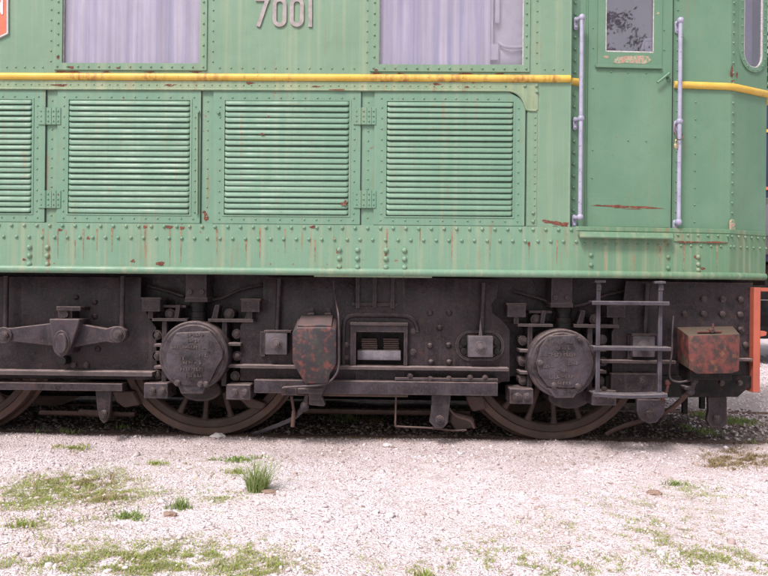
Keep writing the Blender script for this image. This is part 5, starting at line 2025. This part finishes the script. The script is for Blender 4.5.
R3 = cat(patch(742, 456, 40, 9, 4600, -0.2), patch(720, 462, 26, 6, 1400, 0.0), patch(95, 478, 46, 10, 1100, 0.15), patch(110, 496, 40, 9, 900, 0.2), patch(370, 420, 20, 5, 350, 0.0), patch(345, 441, 60, 4, 600, 0.2))
o = blades('dry_weeds', R3, rng.uniform(0.012, 0.04, len(R3)), 0.0045, 1.2, 'grass_dry')
o['label'] = 'low brown dried weeds on the gravel'


def tuft(px, py, r, n, hmin, hmax, lean, mat, label, w=0.005, cluster=1):
    c_ = gnd(px, py)
    z = float(ground_z(np.array([c_.x]), np.array([c_.y]))[0])
    if cluster == 1:
        rr_ = r * np.sqrt(rng.uniform(0, 1, n)); a = rng.uniform(0, 2 * PI, n)
        x, y = c_.x + rr_ * np.cos(a), c_.y + rr_ * np.sin(a)
    else:
        rr_ = r * rng.uniform(0, 1, n) ** 0.8; a = rng.uniform(0, 2 * PI, n)
        lob = 1 + 0.35 * np.sin(3 * a + px) + 0.25 * np.sin(5 * a + py)
        x, y = c_.x + 1.15 * rr_ * lob * np.cos(a), c_.y + 0.7 * rr_ * lob * np.sin(a)
    roots = np.stack([x, y, ground_z(x, y)], 1)
    o = blades('grass_tuft', roots, rng.uniform(hmin, hmax, n), w, lean, mat, None, None, (c_.x, c_.y, z))
    tag(o, label, 'grass tuft', 'grass tufts in the gravel')
    return o
tuft(258, 490, 0.06, 300, 0.05, 0.27, 0.75, 'grass_fresh', 'tall spiky grass tuft standing highest on the gravel', 0.0045)
tuft(238, 458, 0.14, 300, 0.012, 0.045, 1.0, 'grass_fresh', 'low green weed clump below the middle wheel', 0.008, 14)
tuft(180, 505, 0.055, 150, 0.02, 0.085, 0.7, 'grass_fresh', 'small bright green grass tuft near the brown stone', 0.005, 6)
tuft(129, 515, 0.10, 190, 0.012, 0.042, 1.0, 'grass_fresh', 'low dark green weed clump right of the wide grass patch', 0.007, 9)
tuft(74, 448, 0.14, 230, 0.012, 0.042, 0.9, 'grass', 'olive grass clump under the left brake hanger', 0.006, 10)
tuft(22, 527, 0.08, 130, 0.012, 0.045, 0.9, 'grass', 'small grass clump at the left edge of the gravel', 0.006, 6)
tuft(236, 472, 0.06, 120, 0.02, 0.05, 0.9, 'grass', 'thin grass clump just left of the tall tuft', 0.005, 5)
tuft(157, 461, 0.07, 150, 0.015, 0.04, 0.9, 'grass', 'thin low grass clump left of the white stone', 0.005, 7)
tuft(422, 574, 0.06, 90, 0.015, 0.055, 0.8, 'grass', 'grass clump at the bottom edge of the view', 0.005, 5)
tuft(676, 482, 0.07, 90, 0.015, 0.05, 0.9, 'grass_fresh', 'small green weed clump right of the brown flat stone', 0.007, 6)

# ------------------------------------------------------------------ beyond: a parked carriage and trees
def carriage():
    root = bpy.data.objects.new('carriage', None)
    COL.objects.link(root)
    Y0 = 6.6
    root.location = (9.0, Y0 + 1.4, 0); root['_w'] = (9.0, Y0 + 1.4, 0)
    tag(root, 'dark navy carriage with thin yellow line parked beyond the orange buffer beam', 'carriage')
    fr = Frame((0, Y0), (1, Y0))
    x0, x1 = 1.5, 18.0
    def zz(py):
        return fr.uv(766, py)[1]
    bm = new()
    sbox(bm, fr, x0, zz(262), x1, zz(90), -2.8, 0.0, 0.03, 2)
    b = finish('body', bm, 'navy_paint', root)
    bm = new(); sbox(bm, fr, x0, zz(132.5), x1, zz(129.5), 0.0005, 0.02); finish('yellow_line', bm, 'yellow_paint', root)
    bm = new(); sbox(bm, fr, x0, zz(190), x1, zz(187), 0.0005, 0.02); finish('red_line', bm, 'plaque_red', root)
    rd = random.Random(2)
    x = x0 + 0.3
    while x < x1 - 0.6:
        bm = new()
        sbox(bm, fr, x, zz(255), x + 0.42, zz(198), 0.0005, 0.03, 0.01)
        finish('panel', bm, 'pad_grey', root)
        bm = new()
        sbox(bm, fr, x + 0.06, zz(236), x + 0.36, zz(205), 0.0305, 0.04)
        finish('pane', bm, 'pane_dusty', root)
        x += 0.62
    bm = new()
    sbox(bm, fr, x0, zz(300), x1, zz(264), -2.6, -0.1, 0.01)
    sbox(bm, fr, x0 + 0.2, zz(340), x1, zz(303), -2.2, -0.3, 0.02)
    finish('underframe', bm, 'frame_black', root)
    bm = new()
    x = x0
    while x < x1:
        sbox(bm, fr, x, zz(325), x + 0.5, zz(296), -0.09, 0.02, 0.02)
        x += 0.9
    finish('equipment_boxes', bm, 'ladder_grey', root, kind='stuff')
    bm = new()
    for xc in (3.0, 5.2, 12.5, 14.7):
        revolve(bm, [(0.46, 0.0), (0.05, 0.0), (0.05, 0.12), (0.46, 0.12)], 32, (xc, Y0 + 0.66, 0.46))
    finish('wheels', bm, 'tyre_rust', root, kind='stuff')
carriage()


def tree(x, y, h, cr, n, label, sd):
    root = bpy.data.objects.new('tree', None)
    COL.objects.link(root)
    root.location = (x, y, 0); root['_w'] = (x, y, 0)
    tag(root, label, 'tree', 'trees around the yard')
    r = np.random.default_rng(sd)
    bm = new()
    tube(bm, [(x, y, -0.05), (x + 0.05, y, h * 0.25), (x - 0.05, y + 0.05, h * 0.55), (x, y, h * 0.85)], 0.18, 10, taper=[1.3, 1, 0.7, 0.2])
    cl = []
    for i in range(16):
        a = r.uniform(0, 2 * PI); z0 = h * r.uniform(0.3, 0.75); L = cr * r.uniform(0.6, 1.0)
        e = Vector((x + L * math.cos(a), y + L * math.sin(a), z0 + L * r.uniform(0.3, 0.9)))
        m_ = (Vector((x, y, z0)) + e) / 2 + Vector((0, 0, 0.1))
        tube(bm, [(x, y, z0), m_, e], 0.06, 6, taper=[1, 0.6, 0.25])
        cl += [e, m_]
    for i in range(24):
        v = r.normal(0, 1, 3); v /= np.linalg.norm(v)
        cl.append(Vector((x + v[0] * cr * 0.85, y + v[1] * cr * 0.85, h * 0.68 + v[2] * h * 0.30)))
    finish('trunk', bm, 'bark', root, 60)
    C = np.array([c_[:] for c_ in cl])
    ci = r.integers(0, len(C), n)
    P = C[ci] + r.normal(0, 1, (n, 3)) * cr * (0.11 if cr < 2 else 0.19)
    a = r.normal(0, 1, (n, 3)); a /= np.linalg.norm(a, axis=1)[:, None]
    b = np.cross(a, r.normal(0, 1, (n, 3))); b /= np.linalg.norm(b, axis=1)[:, None]
    sz = (r.uniform(0.05, 0.11, n) * (0.85 if cr < 2 else 1.0))[:, None]
    V = np.stack([P - a * sz, P - b * sz * 0.45, P + a * sz, P + b * sz * 0.45], 1).reshape(-1, 3)
    Fq = (np.array([[0, 1, 2, 3]])[None] + (np.arange(n) * 4)[:, None, None]).reshape(-1, 4)
    np_mesh('crown', V, Fq, 'leaf', False, root)
tree(10.5, 15.0, 8.0, 3.0, 9000, 'leafy tree behind the navy carriage', 1)

tree(9.0, -17.0, 9.8, 1.35, 5200, 'leafy tree across the yard, mirrored in the cab door glass', 5)

for o in bpy.data.objects:
    if '_w' in o:
        del o['_w']
